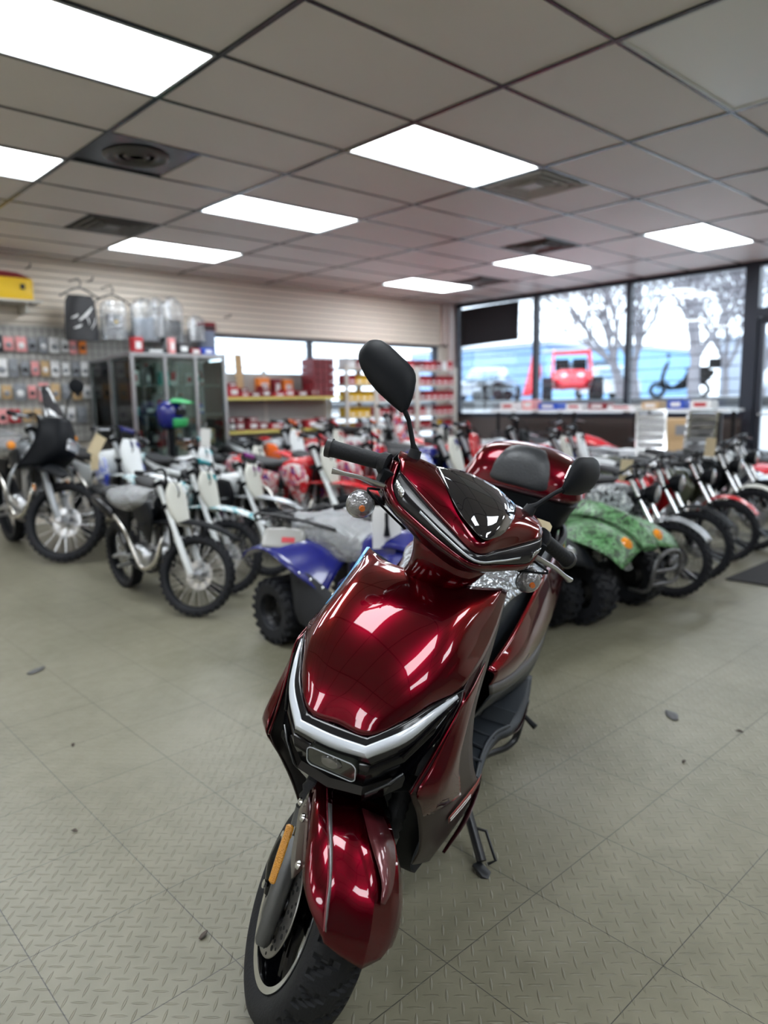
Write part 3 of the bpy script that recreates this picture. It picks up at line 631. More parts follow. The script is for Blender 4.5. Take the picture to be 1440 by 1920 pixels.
# forks
def dirr(a, b, k): return tuple(a[i]+(b[i]-a[i])*k for i in range(3))
for sg in (-1, 1):
    lo = (-.040, .088*sg-.004, .176); hi = (.176, .098*sg-.004, .560)
    f = lt('fork_leg', [dirr(lo, hi, k) for k in (0, .02, .10, .12, .30, .44, .46)], [.012, .0165, .0175, .0195, .0200, .0190, .0170], GREYM, None, 18, 1, st=True)
    lt('fork_tube', [dirr(lo, hi, .44), dirr(lo, hi, 1.)], .0125, CHROME, f, 14, 1)
    bm = bmesh.new(); ks_ = [.56+.022*i for i in range(15)]
    tube(bm, [L(dirr(lo, hi, k)) for k in ks_], [.0235 if i % 2 else .019 for i in range(15)], 16); obj('rubber_boot', bm, RUBBER, f, 60)
    lt('boot_cap', [dirr(lo, hi, .50), dirr(lo, hi, .585)], [.021, .0225], mat('cap_grey', (.045, .05, .055), .35, coat=.3), f, 16, 1)
    lat('axle_nut', [(0, -.010), (.012, -.010), (.013, .0)], CHROME, f, L((AXC[0], (.085+.012)*sg, AXC[2])), (0, sg, 0), 6)
cal = lt('brake_caliper', [(.075, -.072, .185), (.100, -.080, .235), (.108, -.082, .285), (.095, -.080, .325)], [.018, .026, .026, .014], GLOSSK, None, 12, 4, st=True)
bm = bmesh.new()
for p in ((.075, -.102, .205), (.112, -.104, .300)): lathe(bm, [(0, -.006), (.008, -.006), (.009, 0)], L(p), (0, -1, 0), 8)
obj('caliper_bolt', bm, CHROME, cal)
lt('brake_hose', [(.10, -.09, .32), (.15, -.085, .37), (.16, -.06, .45), (.2, -.03, .56)], .004, BLACK, None, 6, 4, st=True)
bm = bmesh.new(); A0, A1 = V(L((.010, -.1155, .272))), V(L((.066, -.1185, .368)))
tube(bm, [A0, A0.lerp(A1, .03), A0.lerp(A1, .5), A0.lerp(A1, .97), A1], [.004, .0095, .0105, .0095, .004], 8, 1, False, True, .45)
steer(obj('side_reflector', bm, mat('reflector_amber', (.62, .27, .02), .25, coat=.6, bump=.8, bscale=420), sc, 30))
# mudguard
def PC(th, t, rho): return (AXC[0]-rho*cos(rad(th)), t, AXC[2]+rho*sin(rad(th)))
fr = [(104, [(-.112, .220), (-.106, .243), (-.088, .252), (-.066, .249), (-.046, .249), (.030, .242), (.052, .215)]),
      (96, [(-.117, .218), (-.112, .243), (-.092, .252), (-.066, .249), (-.045, .250), (.038, .242), (.062, .212)]),
      (85, [(-.122, .216), (-.116, .243), (-.097, .253), (-.066, .250), (-.040, .252), (.045, .244), (.072, .210)]),
      (70, [(-.124, .216), (-.117, .244), (-.094, .254), (-.058, .252), (-.026, .256), (.054, .240), (.082, .206)]),
      (56, [(-.120, .222), (-.112, .243), (-.085, .254), (-.040, .254), (.000, .259), (.062, .236), (.088, .204)]),
      (46, [(-.106, .236), (-.100, .243), (-.079, .253), (-.037, .254), (.006, .259), (.062, .234), (.085, .208)]),
      (38, [(-.078, .244), (-.076, .246), (-.070, .250), (-.034, .251), (.010, .256), (.060, .232), (.078, .212)])]
rows = [[PC(th, t, r) for t, r in q] for th, q in fr]
rows.append([PC(35.5, -.066, .243), PC(35, -.065, .244), PC(34, -.063, .246), PC(31, -.028, .246), PC(28.5, .015, .248), PC(32.5, .052, .232), PC(38, .072, .218)])
mg = sheet('front_mudguard', rows, CANDY, None, 3, 4, bu=(2, 4, 5), th=.004, st=True, smooth=30)
ridge = [rows[i][2] for i in range(8)]
sheet('silver_strip', [[(p[0]-.0015, p[1]-.001, p[2]+.0015) for p in ridge[:7]], [(p[0]-.0018, p[1]+.011*(1-i*.13), p[2]+.0005) for i, p in enumerate(ridge[:7])]], mat('strip_silver', (.16, .165, .17), .3, metal=.5, coat=.5), mg, 4, 1, th=.001)
lt('ridge_edge', [(p[0]-.001, p[1]-.002, p[2]+.001) for p in ridge[:7]], .0016, mat('ridge_maroon', (.25, .03, .05), .2, metal=.6, coat=1), mg, 6, 4)
sheet('top_recess', [[PC(92, -.020, .252), PC(92, .030, .247)], [PC(76, -.014, .257), PC(76, .044, .252)], [PC(60, .012, .262), PC(60, .040, .256)], [PC(52, .016, .2625), PC(52, .026, .260)]], mat('recess_maroon', (.10, .015, .02), .3, metal=.4, coat=.8), mg, 2, 3, th=.001)
sheet('fender_bracket', [[PC(100, -.118, .236), PC(100, -.121, .19)], [PC(86, -.121, .232), PC(88, -.124, .175)], [PC(72, -.123, .228), PC(70, -.126, .165)], [PC(60, -.121, .226), PC(56, -.124, .180)]], DKCANDY, mg, 3, 3, th=.003)
for th_, r_ in ((62, .200), (88, .205), (101, .205)): lat('bolt', [(0, .005), (.006, .004), (.0085, 0)], CHROME, mg, L(PC(th_, -.125, r_)), (0, -1, 0), 12)
sheet('fender_stay', [[PC(112, -.07, .23), PC(112, .07, .23)], [PC(100, -.08, .232), PC(100, .06, .232)], [PC(125, -.06, .27), PC(125, .06, .27)]], BLACK, None, 3, 3, st=True)
lt('steering_stem', [(.175, 0, .47), (.30, 0, .71), (.40, 0, .90)], [.03, .028, .03], STEELK, None, 14, 1, st=True)
lt('steering_stem', [(.165, -.085, .535), (.19, 0, .53), (.165, .085, .535)], .020, STEELK, None, 10, 1, st=True)

# handlebar cover
up0 = [(.222, 0, .985), (.262, .062, 1.001), (.308, .122, 1.022), (.352, .182, 1.046)]
up1 = [(.228, 0, 1.008), (.278, .062, 1.032), (.328, .120, 1.050), (.374, .184, 1.060)]
up2 = [(.300, 0, 1.052), (.318, .064, 1.060), (.358, .122, 1.068), (.396, .188, 1.066)]
up3 = [(.385, 0, 1.078), (.388, .064, 1.079), (.400, .118, 1.080), (.424, .180, 1.072)]
cv = sheet('handlebar_cover', [up0, up1, up2, up3], CANDY, None, 5, 5, mirror=True, th=.004, st=True)
lo0 = [(.219, 0, .966), (.250, .062, .971), (.283, .122, .982), (.309, .163, .992), (.335, .182, 1.010)]
ups = [up0[0], up0[1], up0[2], (.336, .160, 1.037), (.353, .183, 1.047)]
md_ = [(a[0]*.5+b[0]*.5-.007, a[1]*.5+b[1]*.5+(.003 if a[1] else 0), a[2]*.5+b[2]*.5) for a, b in zip(ups, lo0)]
dr = sheet('position_light', [ups, md_, lo0], SMOKEL, cv, 5, 3, mirror=True, th=.003)
sheet('light_tip', [[(a[0]*.8+b[0]*.2-.008, a[1]*.8+b[1]*.2, a[2]*.8+b[2]*.2) for a, b in zip(md_[3:], ups[3:])], [(a[0]*.55+b[0]*.45-.006, a[1]*.55+b[1]*.45, a[2]*.55+b[2]*.45) for a, b in zip(md_[3:], lo0[3:])]], mat('lamp_chrome', (.6, .62, .64), .12, metal=1, bump=.9, bscale=160), cv, 6, 2, mirror=True, th=.001)
sheet('light_line', [[(a[0]-.0075, a[1], a[2]+.002) for a in md_[:3]], [(a[0]-.0075, a[1], a[2]-.003) for a in md_[:3]]], LIGHTG, cv, 5, 1, mirror=True, th=.001)
lo1 = [(.214, 0, .957), (.247, .063, .961), (.283, .124, .970), (.315, .168, .978), (.345, .194, .998), (.362, .196, 1.030), (.385, .195, 1.055)]
lo0x = lo0+[(.353, .184, 1.030), (.374, .186, 1.058)]
sheet('cover_rim', [lo0x, lo1], CANDY, cv, 4, 2, mirror=True, th=.004)
lo2 = [(.275, 0, .925), (.295, .06, .930), (.330, .115, .948), (.362, .165, .965), (.39, .195, .985), (.41, .200, 1.02), (.425, .195, 1.055)]
lo3 = [(.38, 0, .93), (.38, .06, .93), (.40, .11, .945), (.42, .16, .965), (.43, .19, .985), (.44, .198, 1.02), (.44, .19, 1.055)]
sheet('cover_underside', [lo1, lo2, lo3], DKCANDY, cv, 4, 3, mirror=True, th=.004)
sheet('instrument_panel', [up3, [(.45, 0, 1.04), (.45, .064, 1.04), (.455, .118, 1.04), (.45, .18, 1.04)], [(.45, 0, .96), (.45, .064, .955), (.45, .118, .965), (.44, .18, .98)]], BLACK, cv, 4, 3, mirror=True, th=.004)
# dark screen
ws = [[(.222, 0, 1.018), (.223, .006, 1.019), (.226, .012, 1.020)], [(.244, 0, 1.040), (.250, .030, 1.040), (.264, .052, 1.036)], [(.285, 0, 1.066), (.292, .045, 1.066), (.312, .080, 1.058)], [(.335, 0, 1.086), (.340, .055, 1.084), (.358, .097, 1.074)], [(.394, 0, 1.100), (.391, .052, 1.096), (.385, .104, 1.082)]]
sheet('flyscreen', ws, mat('smoked_screen', (.006, .006, .009), .04, coat=1., spec=.7), cv, 6, 5, mirror=True, th=.003)
# column skirt
bm = bmesh.new(); rg = []
for s, z_, hs, ht in ((.335, .955, .075, .10), (.325, .92, .065, .085), (.33, .885, .058, .072), (.35, .84, .055, .066)):
    rg.append([L((s-hs*cos(2*pi*k/12), ht*sin(2*pi*k/12), z_)) for k in range(12)])
loft(bm, rg, 3, 2); steer(obj('column_skirt', bm, CANDY, sc, 50))
for sg in (-1, 1):
    g = lt('grip', [(.392, .200*sg, 1.040), (.400, .212*sg, 1.037), (.402, .22*sg, 1.036), (.430, .305*sg, 1.014), (.436, .322*sg, 1.010)], [.024, .024, .0175, .018, .0195], RUBBER, None, 18, 1, st=True)
    lt('bar_end', [(.434, .316*sg, 1.0115), (.438, .326*sg, 1.009)], .0215, mat('bar_end_black', (.02, .02, .022), .4), g, 18, 1)
    lt('brake_lever', [(.355, .190*sg, 1.002), (.352, .215*sg, 1.000), (.352, .250*sg, .998), (.356, .285*sg, .990), (.362, .308*sg, .984)], [.009, .0085, .0065, .0060, .0095], ALU, None, 10, 4, st=True, flat=.7)
    box('lever_clamp', L((.372, .196*sg, 1.018)), (.035, .030, .035), BLACK, g, .006)
    # mirror
    ms = lt('mirror_stem', [(.414, .152*sg, 1.070), (.414, .154*sg, 1.088), (.418, .165*sg, 1.100), (.430, .195*sg, 1.140), (.442, .218*sg, 1.160)], [.014, .011, .0055, .0050, .0065], BLACK, None, 10, 1, st=True)
    lt('stem_boot', [(.410, .150*sg, 1.062), (.414, .154*sg, 1.092)], [.0165, .013], RUBBER, ms, 12, 1)
    a0 = V((.436, .212, 1.152)); ax_ = V((.66, .60, .42) if sg > 0 else (.63, .58, .48)).normalized(); nn = V((.75, -.55, -.35)); nn = (nn-ax_*nn.dot(ax_)).normalized(); wv = ax_.cross(nn)
    if wv.z < 0: wv = -wv
    prof_ = [(.0, -.006, .008, .006), (.018, -.014, .026, .013), (.045, -.024, .045, .020), (.070, -.032, .050, .023), (.105, -.038, .040, .023), (.138, -.037, .029, .020), (.158, -.028, .019, .014), (.168, -.012, .006, .006)]
    def MP(l, wq, d): p = a0+ax_*l*1.12+wv*wq*1.12-nn*d; return L((p.x, p.y*sg, p.z))
    bm = bmesh.new(); rg = []
    for l, w0, w1, dd in prof_:
        c_ = (w0+w1)/2; h_ = (w1-w0)/2
        rg.append([MP(l, w0, 0), MP(l, c_-h_*.92, dd*.55), MP(l, c_-h_*.35, dd*.98), MP(l, c_+h_*.35, dd), MP(l, c_+h_*.92, dd*.55), MP(l, w1, 0), MP(l, c_+h_*.4, -.002), MP(l, c_-h_*.4, -.002)])
    loft(bm, rg, 2, 2); mh = obj('mirror_housing', bm, BLACK, sc, 45); steer(mh)
    bm = bmesh.new(); fr_ = [MP(l, w0+.004, -.003) for l, w0, w1, dd in prof_[1:]]+[MP(l, w1-.004, -.003) for l, w0, w1, dd in prof_[1:][::-1]]
    bm.faces.new([bm.verts.new(p) for p in fr_]); solid(obj('mirror_glass', bm, mat('mirror_glass', (.8, .82, .84), .02, metal=1), mh, 0), .002)
    # turn signal
    tc_ = (.366, .219*sg, .942)
    bm = bmesh.new(); lathe(bm, [(.0, .026), (.012, .024), (.022, .017), (.029, .006), (.030, 0)], L(tc_), (1, .05*sg, 0), 30)
    ts = obj('turn_signal', bm, mat('clear_lens', (.30, .30, .32), .06, metal=.5, coat=1., bump=1., bscale=130), sc, 50); steer(ts)
    lt('signal_bulb', [(.352, .219*sg, .942), (.336, .219*sg, .942)], [.010, .006], mat('bulb_orange', (.55, .12, .01), .25, coat=1), ts, 12, 1)
    lat('signal_body', [(.030, .002), (.0315, 0), (.030, -.008), (.022, -.022), (.008, -.03), (0, -.03)], mat('signal_chrome', (.35, .36, .38), .2, metal=1), ts, L(tc_), (1, .05*sg, 0), 26)
    lt('signal_stalk', [(.385, .215*sg, .945), (.38, .17*sg, .965)], .008, BLACK, ts, 8, 1)
    lt('cable', [(.36, .20*sg, .99), (.33, .23*sg, .985), (.35, .16*sg, .955), (.38, .10*sg, .93)], .0028, BLACK, None, 6, 4, st=True)
# manila price tag tied to the left mirror stem
def wpos(p): return sc.matrix_world @ STEER @ L(p)
tg_ = [(-.026, -.014), (.018, -.014), (.026, -.007), (.026, .007), (.018, .014), (-.026, .014)]
pt = wpos((.425, .192, 1.058))
d_r = (rt*.93+V((0, 0, -.36))).normalized(); nrm = (-fd+V((0, 0, .15))).normalized(); d_u = nrm.cross(d_r).normalized(); nrm = d_r.cross(d_u)
tmx = M((d_r, d_u, nrm)).transposed().to_4x4(); tmx.translation = pt
o = extr('price_tag', tg_, .0012, TAGM, None, None); o.matrix_world = tmx @ M.Translation(V((.012, 0, 0)))
tag(o, 'small manila price tag tied at the base of the scooter\'s right-hand-in-photo mirror', 'tag')
# ================================================================ dirt bikes and quads (forward +x, left +y)
CACHE = {}
def P(key, name, m, parent, build, smooth=38, bevel=0., th=0.):
    """a part whose mesh is built once and shared by every vehicle of the kind"""
    if key not in CACHE:
        bm = bmesh.new(); build(bm); o = obj(name, bm, m, parent, smooth, bevel); CACHE[key] = o.data
    else:
        o = bpy.data.objects.new(name, CACHE[key]); COL.objects.link(o); o.parent = parent
    o.material_slots[0].link = 'OBJECT'; o.material_slots[0].material = m
    if th: solid(o, th)
    return o
def pc(name, col, r=.25, **k): return mat(name, col, r, coat=.4, **k)
PL = {'white': WHITEP, 'red': pc('red_plastic', (.55, .012, .02)), 'blue': pc('blue_plastic', (.008, .012, .17)), 'black': BLACK, 'teal': pc('teal_plastic', (.02, .30, .34)),
      'orange': pc('orange_plastic', (.75, .13, .02)), 'silver': mat('silver_plastic', (.36, .38, .40), .3, metal=.4), 'pink': pc('pink_plastic', (.72, .03, .20)), 'purple': pc('purple_plastic', (.25, .02, .25)),
      'cream': mat('cream_plate', (.60, .60, .54), .4), 'olive': pc('olive_plastic', (.06, .07, .045))}
def camo(name, cols, scale=14):
    m = mat(name, cols[0], .4); t = m.node_tree; p = t.nodes['Principled BSDF']
    tcn = t.nodes.new('ShaderNodeTexCoord'); n = t.nodes.new('ShaderNodeTexNoise'); n.inputs['Scale'].default_value = scale; n.inputs['Distortion'].default_value = 1.5
    r = t.nodes.new('ShaderNodeValToRGB'); r.color_ramp.interpolation = 'CONSTANT'; e = r.color_ramp.elements
    e[0].position = 0; e[0].color = (*cols[0], 1); e[1].position = .44; e[1].color = (*cols[1], 1)
    x = e.new(.52); x.color = (*cols[2], 1); x = e.new(.60); x.color = (*cols[3], 1)
    t.links.new(tcn.outputs['Object'], n.inputs['Vector']); t.links.new(n.outputs['Fac'], r.inputs['Fac']); t.links.new(r.outputs['Color'], p.inputs['Base Color']); return m
PL['camo_green'] = camo('green_camouflage', [(.03, .07, .03), (.07, .20, .07), (.16, .34, .16), (.03, .035, .03)])
PL['camo_grey'] = camo('grey_camouflage', [(.015, .016, .018), (.42, .45, .47), (.10, .11, .12), (.60, .62, .62)], 12)
PL['gfx_red'] = camo('red_white_graphics', [(.55, .012, .02), (.70, .70, .70), (.55, .02, .03), (.05, .05, .25)], 7)
PL['gfx_blue'] = camo('blue_white_graphics', [(.02, .05, .45), (.66, .70, .74), (.03, .09, .55), (.70, .72, .74)], 7)
PL['gfx_teal'] = camo('teal_white_graphics', [(.68, .72, .72), (.03, .30, .36), (.66, .70, .70), (.62, .66, .68)], 8)
TYRE = mat('knobbly_rubber', (.012, .013, .017), .62, spec=.28)
SPOKE = mat('spoke_steel', (.72, .73, .75), .25, metal=1)
PIPE = mat('exhaust_steel', (.62, .60, .56), .22, metal=1)

def wheel_bm(bm, R, w):
    lathe(bm, [(R*.80, -w*.30), (R*.84, -w*.46), (R*.91, -w*.50), (R*.955, -w*.40), (R*.965, 0), (R*.955, w*.40), (R*.91, w*.50), (R*.84, w*.46), (R*.80, w*.30)], (0, 0, 0), (0, 1, 0), 48, True)
    n = 34
    for k in range(n):
        a = 2*pi*k/n
        for j, (h, wd) in enumerate(((-.40, .20), (0, .26), (.40, .20))):
            aa = a+(pi/n if j == 1 else 0); rr = R*(.975 if j == 1 else .955)
            bx(bm, (cos(aa)*rr, h*w, sin(aa)*rr), (R*.055, w*wd, R*.085), M.Rotation(-aa, 3, 'Y'))
def wheel(key, name, R, w, parent, c, rimm, hub=.12, spokes=32):
    t = P(key+'tyre', name, TYRE, parent, lambda b: wheel_bm(b, R, w), 30); t.location = c
    P(key+'rim', 'rim', rimm, t, lambda b: lathe(b, [(R*.80, -w*.30), (R*.83, -w*.33), (R*.79, -w*.22), (R*.765, 0), (R*.79, w*.22), (R*.83, w*.33), (R*.80, w*.30), (R*.785, 0)], (0, 0, 0), (0, 1, 0), 48, True))
    def sp(b):
        for k in range(spokes):
            a = 2*pi*k/spokes; s = 1 if k % 2 else -1; d = .42*(1 if (k//2) % 2 else -1)
            tube(b, [V((cos(a+d)*R*hub, s*w*.32, sin(a+d)*R*hub)), V((cos(a)*R*.78, s*w*.06, sin(a)*R*.78))], R*.0075, 4)
    P(key+'spokes', 'spokes', SPOKE, t, sp)
    P(key+'hub', 'hub', mat('hub_alloy', (.45, .46, .48), .3, metal=.9), t, lambda b: lathe(b, [(0, -w*.6), (R*.05, -w*.6), (R*.06, -w*.4), (R*hub, -w*.36), (R*hub*1.05, -w*.30), (R*hub*.7, 0), (R*hub*1.05, w*.30), (R*hub, w*.36), (R*.06, w*.4), (R*.05, w*.6), (0, w*.6)], (0, 0, 0), (0, 1, 0), 20))
    def dk(b):
        lathe(b, [(R*.20, w*.40), (R*.36, w*.40), (R*.365, w*.42), (R*.36, w*.44), (R*.20, w*.44)], (0, 0, 0), (0, 1, 0), 32, True)
        for k in range(5): a = 2*pi*k/5; tube(b, [V((cos(a)*R*.08, w*.42, sin(a)*R*.08)), V((cos(a+.3)*R*.22, w*.42, sin(a+.3)*R*.22))], R*.012, 5)
    P(key+'disc', 'brake_disc', SPOKE, t, dk)
    return t

HEAD = (.625, 0, .33); RK = rad(27)
def dirt_bike(label, loc, k=1., steer_=34, lean=5, c1='white', c2='white', plate='white', fork='white', accent='red', fender='white', gfx='white', variant='mx', rz=-90, group='dirt bikes parked in the block', seatm=None, film=False):
    t = thing('adventure_motorcycle' if variant == 'adv' else 'mini_bike' if variant == 'road' else 'dirt_bike', label, 'motorcycle', (loc[0], loc[1], 0), 0, group)
    t.rotation_euler = (rad(lean), 0, rad(rz)); t.scale = (k, k, k)
    # loc is the front contact point: shift the root backwards
    fwx, fwy = cos(rad(rz)), sin(rad(rz)); t.location = (loc[0]-fwx*.675*k, loc[1]-fwy*.675*k, 0)
    A, B2, F, G, Pm, Ac = PL[c1], PL[c2], PL[fender], PL[gfx], PL[plate], PL[accent]
    FK = {'white': WHITEP, 'gold': mat('gold_anodised', (.6, .38, .12), .3, metal=.9), 'chrome': CHROME, 'black': BLACK, 'silver': PL['silver']}[fork]
    seatm = seatm or MATS.get('bike_seat') or mat('bike_seat', (.018, .019, .022), .6)
    SM = M.Translation(V(HEAD)) @ M.Rotation(-RK, 4, 'Y') @ M.Rotation(rad(steer_), 4, 'Z') @ M.Rotation(RK, 4, 'Y') @ M.Translation(-V(HEAD))
    st = []
    w_ = wheel('road' if variant == 'road' else 'mx', 'front_wheel', .33, .085 if variant != 'road' else .10, t, (.675, 0, .33), BLACK); w_.matrix_basis = SM @ M.Translation(V((.675, 0, .33)))
    wheel('rear', 'rear_wheel', .31, .105, t, (-.675, 0, .31), BLACK, .15)
    ux, uz = -sin(RK), cos(RK)
    for s in (1, -1):
        def leg(b, s=s): tube(b, [V((.675, .095*s, .33)), V((.675+ux*.02, .098*s, .33+uz*.02)), V((.675+ux*.30, .10*s, .33+uz*.30)), V((.675+ux*.34, .10*s, .33+uz*.34))], [.02, .028, .028, .022], 12)
        def upper(b, s=s): tube(b, [V((.675+ux*.30, .10*s, .33+uz*.30)), V((.675+ux*.84, .10*s, .33+uz*.84))], .0215, 12)
        lw = P('leg%d' % s, 'fork_leg', BLACK if fork in ('black',) or variant == 'road' else (FK if fork != 'chrome' else PL['silver']), t, leg); st.append(lw)
        P('up%d' % s, 'fork_tube', FK if variant != 'road' else CHROME, lw, upper)
        P('ax%d' % s, 'axle_clamp', ALU, lw, lambda b, s=s: (bx(b, (.675, .10*s, .33), (.05, .04, .05)),), 30, .006)
    def clamps(b):
        for l in (.60, .80): bx(b, (.675+ux*l, 0, .33+uz*l), (.075, .27, .035), M.Rotation(-RK, 3, 'Y'))
        tube(b, [V((.675+ux*.58-.03, 0, .33+uz*.58)), V((.675+ux*.82-.03, 0, .33+uz*.82))], .028, 10)
    st.append(P('clamps', 'triple_clamp', BLACK, t, clamps, 30, .006))
    if variant != 'adv':
        def plate_(b): patch(b, [[(.40, -.10, 1.06), (.455, 0, 1.07), (.40, .10, 1.06)], [(.41, -.145, .96), (.50, 0, .97), (.41, .145, .96)], [(.45, -.13, .82), (.545, 0, .82), (.45, .13, .82)], [(.51, -.07, .72), (.575, 0, .715), (.51, .07, .72)]], 4, 4)
        if variant == 'mx':
            q = P('plate', 'number_plate', Pm, t, plate_, 50, 0, .006); st.append(q)
            P('pvent', 'plate_vent', Ac, q, lambda b: [tube(b, [V((.452+.03*(1-abs(y)/.06)*.5, y, 1.045)), V((.470+.03*(1-abs(y)/.06)*.5, y*1.1, .995))], .012, 6) for y in (-.05, 0, .05)])
        else:
            q = P('lampr', 'headlight', BLACK, t, lambda b: lathe(b, [(0, -.09), (.05, -.08), (.085, -.02), (.09, .02), (.08, .03)], (.50, 0, .90), (1, 0, -.1), 24)); st.append(q)
            P('lens', 'headlight_glass', mat('lamp_glass', (.5, .52, .55), .08, metal=.6, coat=1), q, lambda b: lathe(b, [(.08, .028), (.05, .042), (0, .048)], (.50, 0, .90), (1, 0, -.1), 24))
        def fend(b): patch(b, [[(.12, -.075, .70), (.12, 0, .715), (.12, .075, .70)], [(.36, -.085, .735), (.36, 0, .765), (.36, .085, .735)], [(.62, -.075, .735), (.62, 0, .775), (.62, .075, .735)], [(.84, -.06, .70), (.85, 0, .735), (.84, .06, .70)], [(1.02, -.02, .63), (1.04, 0, .64), (1.02, .02, .63)]], 4, 5)
        def fendr(b): patch(b, [[(.675+.36*cos(rad(a)), y*(.068 if a < 150 else .05), .33+(.36+(.022 if y == 0 else 0))*sin(rad(a))) for y in (-1, -.6, 0, .6, 1)] for a in (150, 125, 100, 75, 50, 32)], 3, 4)
        q = P('fender_r' if variant == 'road' else 'fender', 'front_fender', F, t, fendr if variant == 'road' else fend, 45, 0, .006); st.append(q)
    def bar(b): tube(b, [V((.30, -.40, 1.10)), V((.33, -.28, 1.115)), V((.365, -.14, 1.16)), V((.375, -.07, 1.05)), V((.375, .07, 1.05)), V((.365, .14, 1.16)), V((.33, .28, 1.115)), V((.30, .40, 1.10))], .012, 8, 4); tube(b, [V((.363, -.13, 1.15)), V((.363, .13, 1.15))], .009, 8)
    hb = P('bar', 'handlebar', BLACK if variant != 'road' else STEELK, t, bar); st.append(hb)
    P('pad', 'bar_pad', Ac, hb, lambda b: tube(b, [V((.365, -.09, 1.15)), V((.365, .09, 1.15))], .026, 10), 40)
    for s in (1, -1):
        P('grip%d' % s, 'grip', RUBBER, hb, lambda b, s=s: tube(b, [V((.30, .41*s, 1.10)), V((.325, .29*s, 1.112))], .019, 10))
        P('lever%d' % s, 'lever', ALU, hb, lambda b, s=s: tube(b, [V((.345, .24*s, 1.115)), V((.375, .27*s, 1.115)), V((.36, .39*s, 1.095))], [.008, .007, .006], 6, 3))
        P('cable%d' % s, 'cable', BLACK, hb, lambda b, s=s: tube(b, [V((.37, .25*s, 1.12)), V((.45, .16*s, 1.10)), V((.49, .07*s, .98)), V((.40, .05*s, .80))], .005, 5, 4))
    # frame, engine
    def frame(b):
        for s in (1, -1):
            tube(b, [V((.33, .02*s, .88)), V((.24, .05*s, .55)), V((.16, .08*s, .31)), V((-.15, .09*s, .29)), V((-.32, .10*s, .36)), V((-.30, .10*s, .62)), V((-.1, .06*s, .78)), V((.33, .02*s, .90))], .017, 8, 3)
            tube(b, [V((-.28, .09*s, .60)), V((-.50, .09*s, .76)), V((-.80, .07*s, .88))], .013, 8, 2); tube(b, [V((-.15, .07*s, .78)), V((-.45, .08*s, .86)), V((-.80, .07*s, .88))], .013, 8, 2)
    P('frame', 'frame', STEELK if c1 != 'red' else PL['silver'], t, frame)
    def swing(b):
        for s in (1, -1): tube(b, [V((-.26, .10*s, .38)), V((-.50, .09*s, .36)), V((-.70, .085*s, .31))], [.026, .02, .016], 8, 2)
    P('swing', 'swingarm', PL['silver'], t, swing)
    P('chain', 'chain', STEELK, t, lambda b: (tube(b, [V((-.12, .075, .43)), V((-.62, .07, .37))], .008, 6), tube(b, [V((-.12, .075, .34)), V((-.62, .07, .25))], .008, 6), lathe(b, [(.085, -.004), (.095, 0), (.085, .004)], (-.675, .07, .31), (0, 1, 0), 30, True)))
    def eng(b):
        lathe(b, [(0, -.13), (.075, -.13), (.095, -.11), (.10, -.06), (.11, 0), (.10, .06), (.095, .11), (.075, .13), (0, .13)], (-.02, 0, .40), (0, 1, 0), 24)
        lathe(b, [(0, -.11), (.05, -.11), (.065, -.09), (.07, .09), (.05, .11), (0, .11)], (-.16, 0, .44), (0, 1, 0), 20)
        for i in range(9): bx(b, (.09+i*.008, 0, .50+i*.022), (.13, .14, .012), M.Rotation(-.3, 3, 'Y'))
        bx(b, (.11, 0, .58), (.08, .09, .2), M.Rotation(-.3, 3, 'Y')); bx(b, (.17, 0, .71), (.10, .11, .06), M.Rotation(-.3, 3, 'Y'))
    P('engine', 'engine', ALU, t, eng, 40)
    ex = P('exh', 'exhaust_pipe', PIPE, t, lambda b: tube(b, [V((.20, -.02, .68)), V((.29, -.06, .60)), V((.27, -.13, .42)), V((.12, -.17, .34)), V((.0, -.17, .42)), V((-.2, -.15, .62)), V((-.42, -.14, .74))], .020, 10, 4))
    P('sil', 'silencer', mat('silencer_black', (.02, .02, .022), .3, metal=.6), ex, lambda b: tube(b, [V((-.42, -.14, .74)), V((-.46, -.14, .755)), V((-.82, -.13, .86)), V((-.86, -.13, .87))], [.025, .048, .048, .03], 14))
    P('spring', 'rear_shock', Ac, t, lambda b: tube(b, [V((-.27+.002*i, .02+.030*cos(i*1.1), .42+i*.0062)) + V((.030*sin(i*1.1), 0, 0)) for i in range(56)], .007, 5))
    for s in (1, -1): P('peg%d' % s, 'foot_peg', ALU, t, lambda b, s=s: bx(b, (-.22, .19*s, .33), (.05, .12, .02)), 30)
    P('stand', 'side_stand', STEELK, t, lambda b: tube(b, [V((-.15, .10, .30)), V((-.10, .20, .15)), V((-.08, .27, .035))], .011, 7))
    # bodywork
    def tank(b):
        loft(b, [[V((x, -w1, z0)), V((x, -w1*.9, z1-.02)), V((x, 0, z1)), V((x, w1*.9, z1-.02)), V((x, w1, z0)), V((x, 0, z0-.02))] for x, w1, z0, z1 in ((.27, .05, .82, .93), (.20, .10, .76, .965), (.05, .11, .76, .96), (-.10, .085, .78, .92), (-.16, .05, .80, .89))], 3, 3)
    P('tank', 'fuel_tank', B2, t, tank, 60)
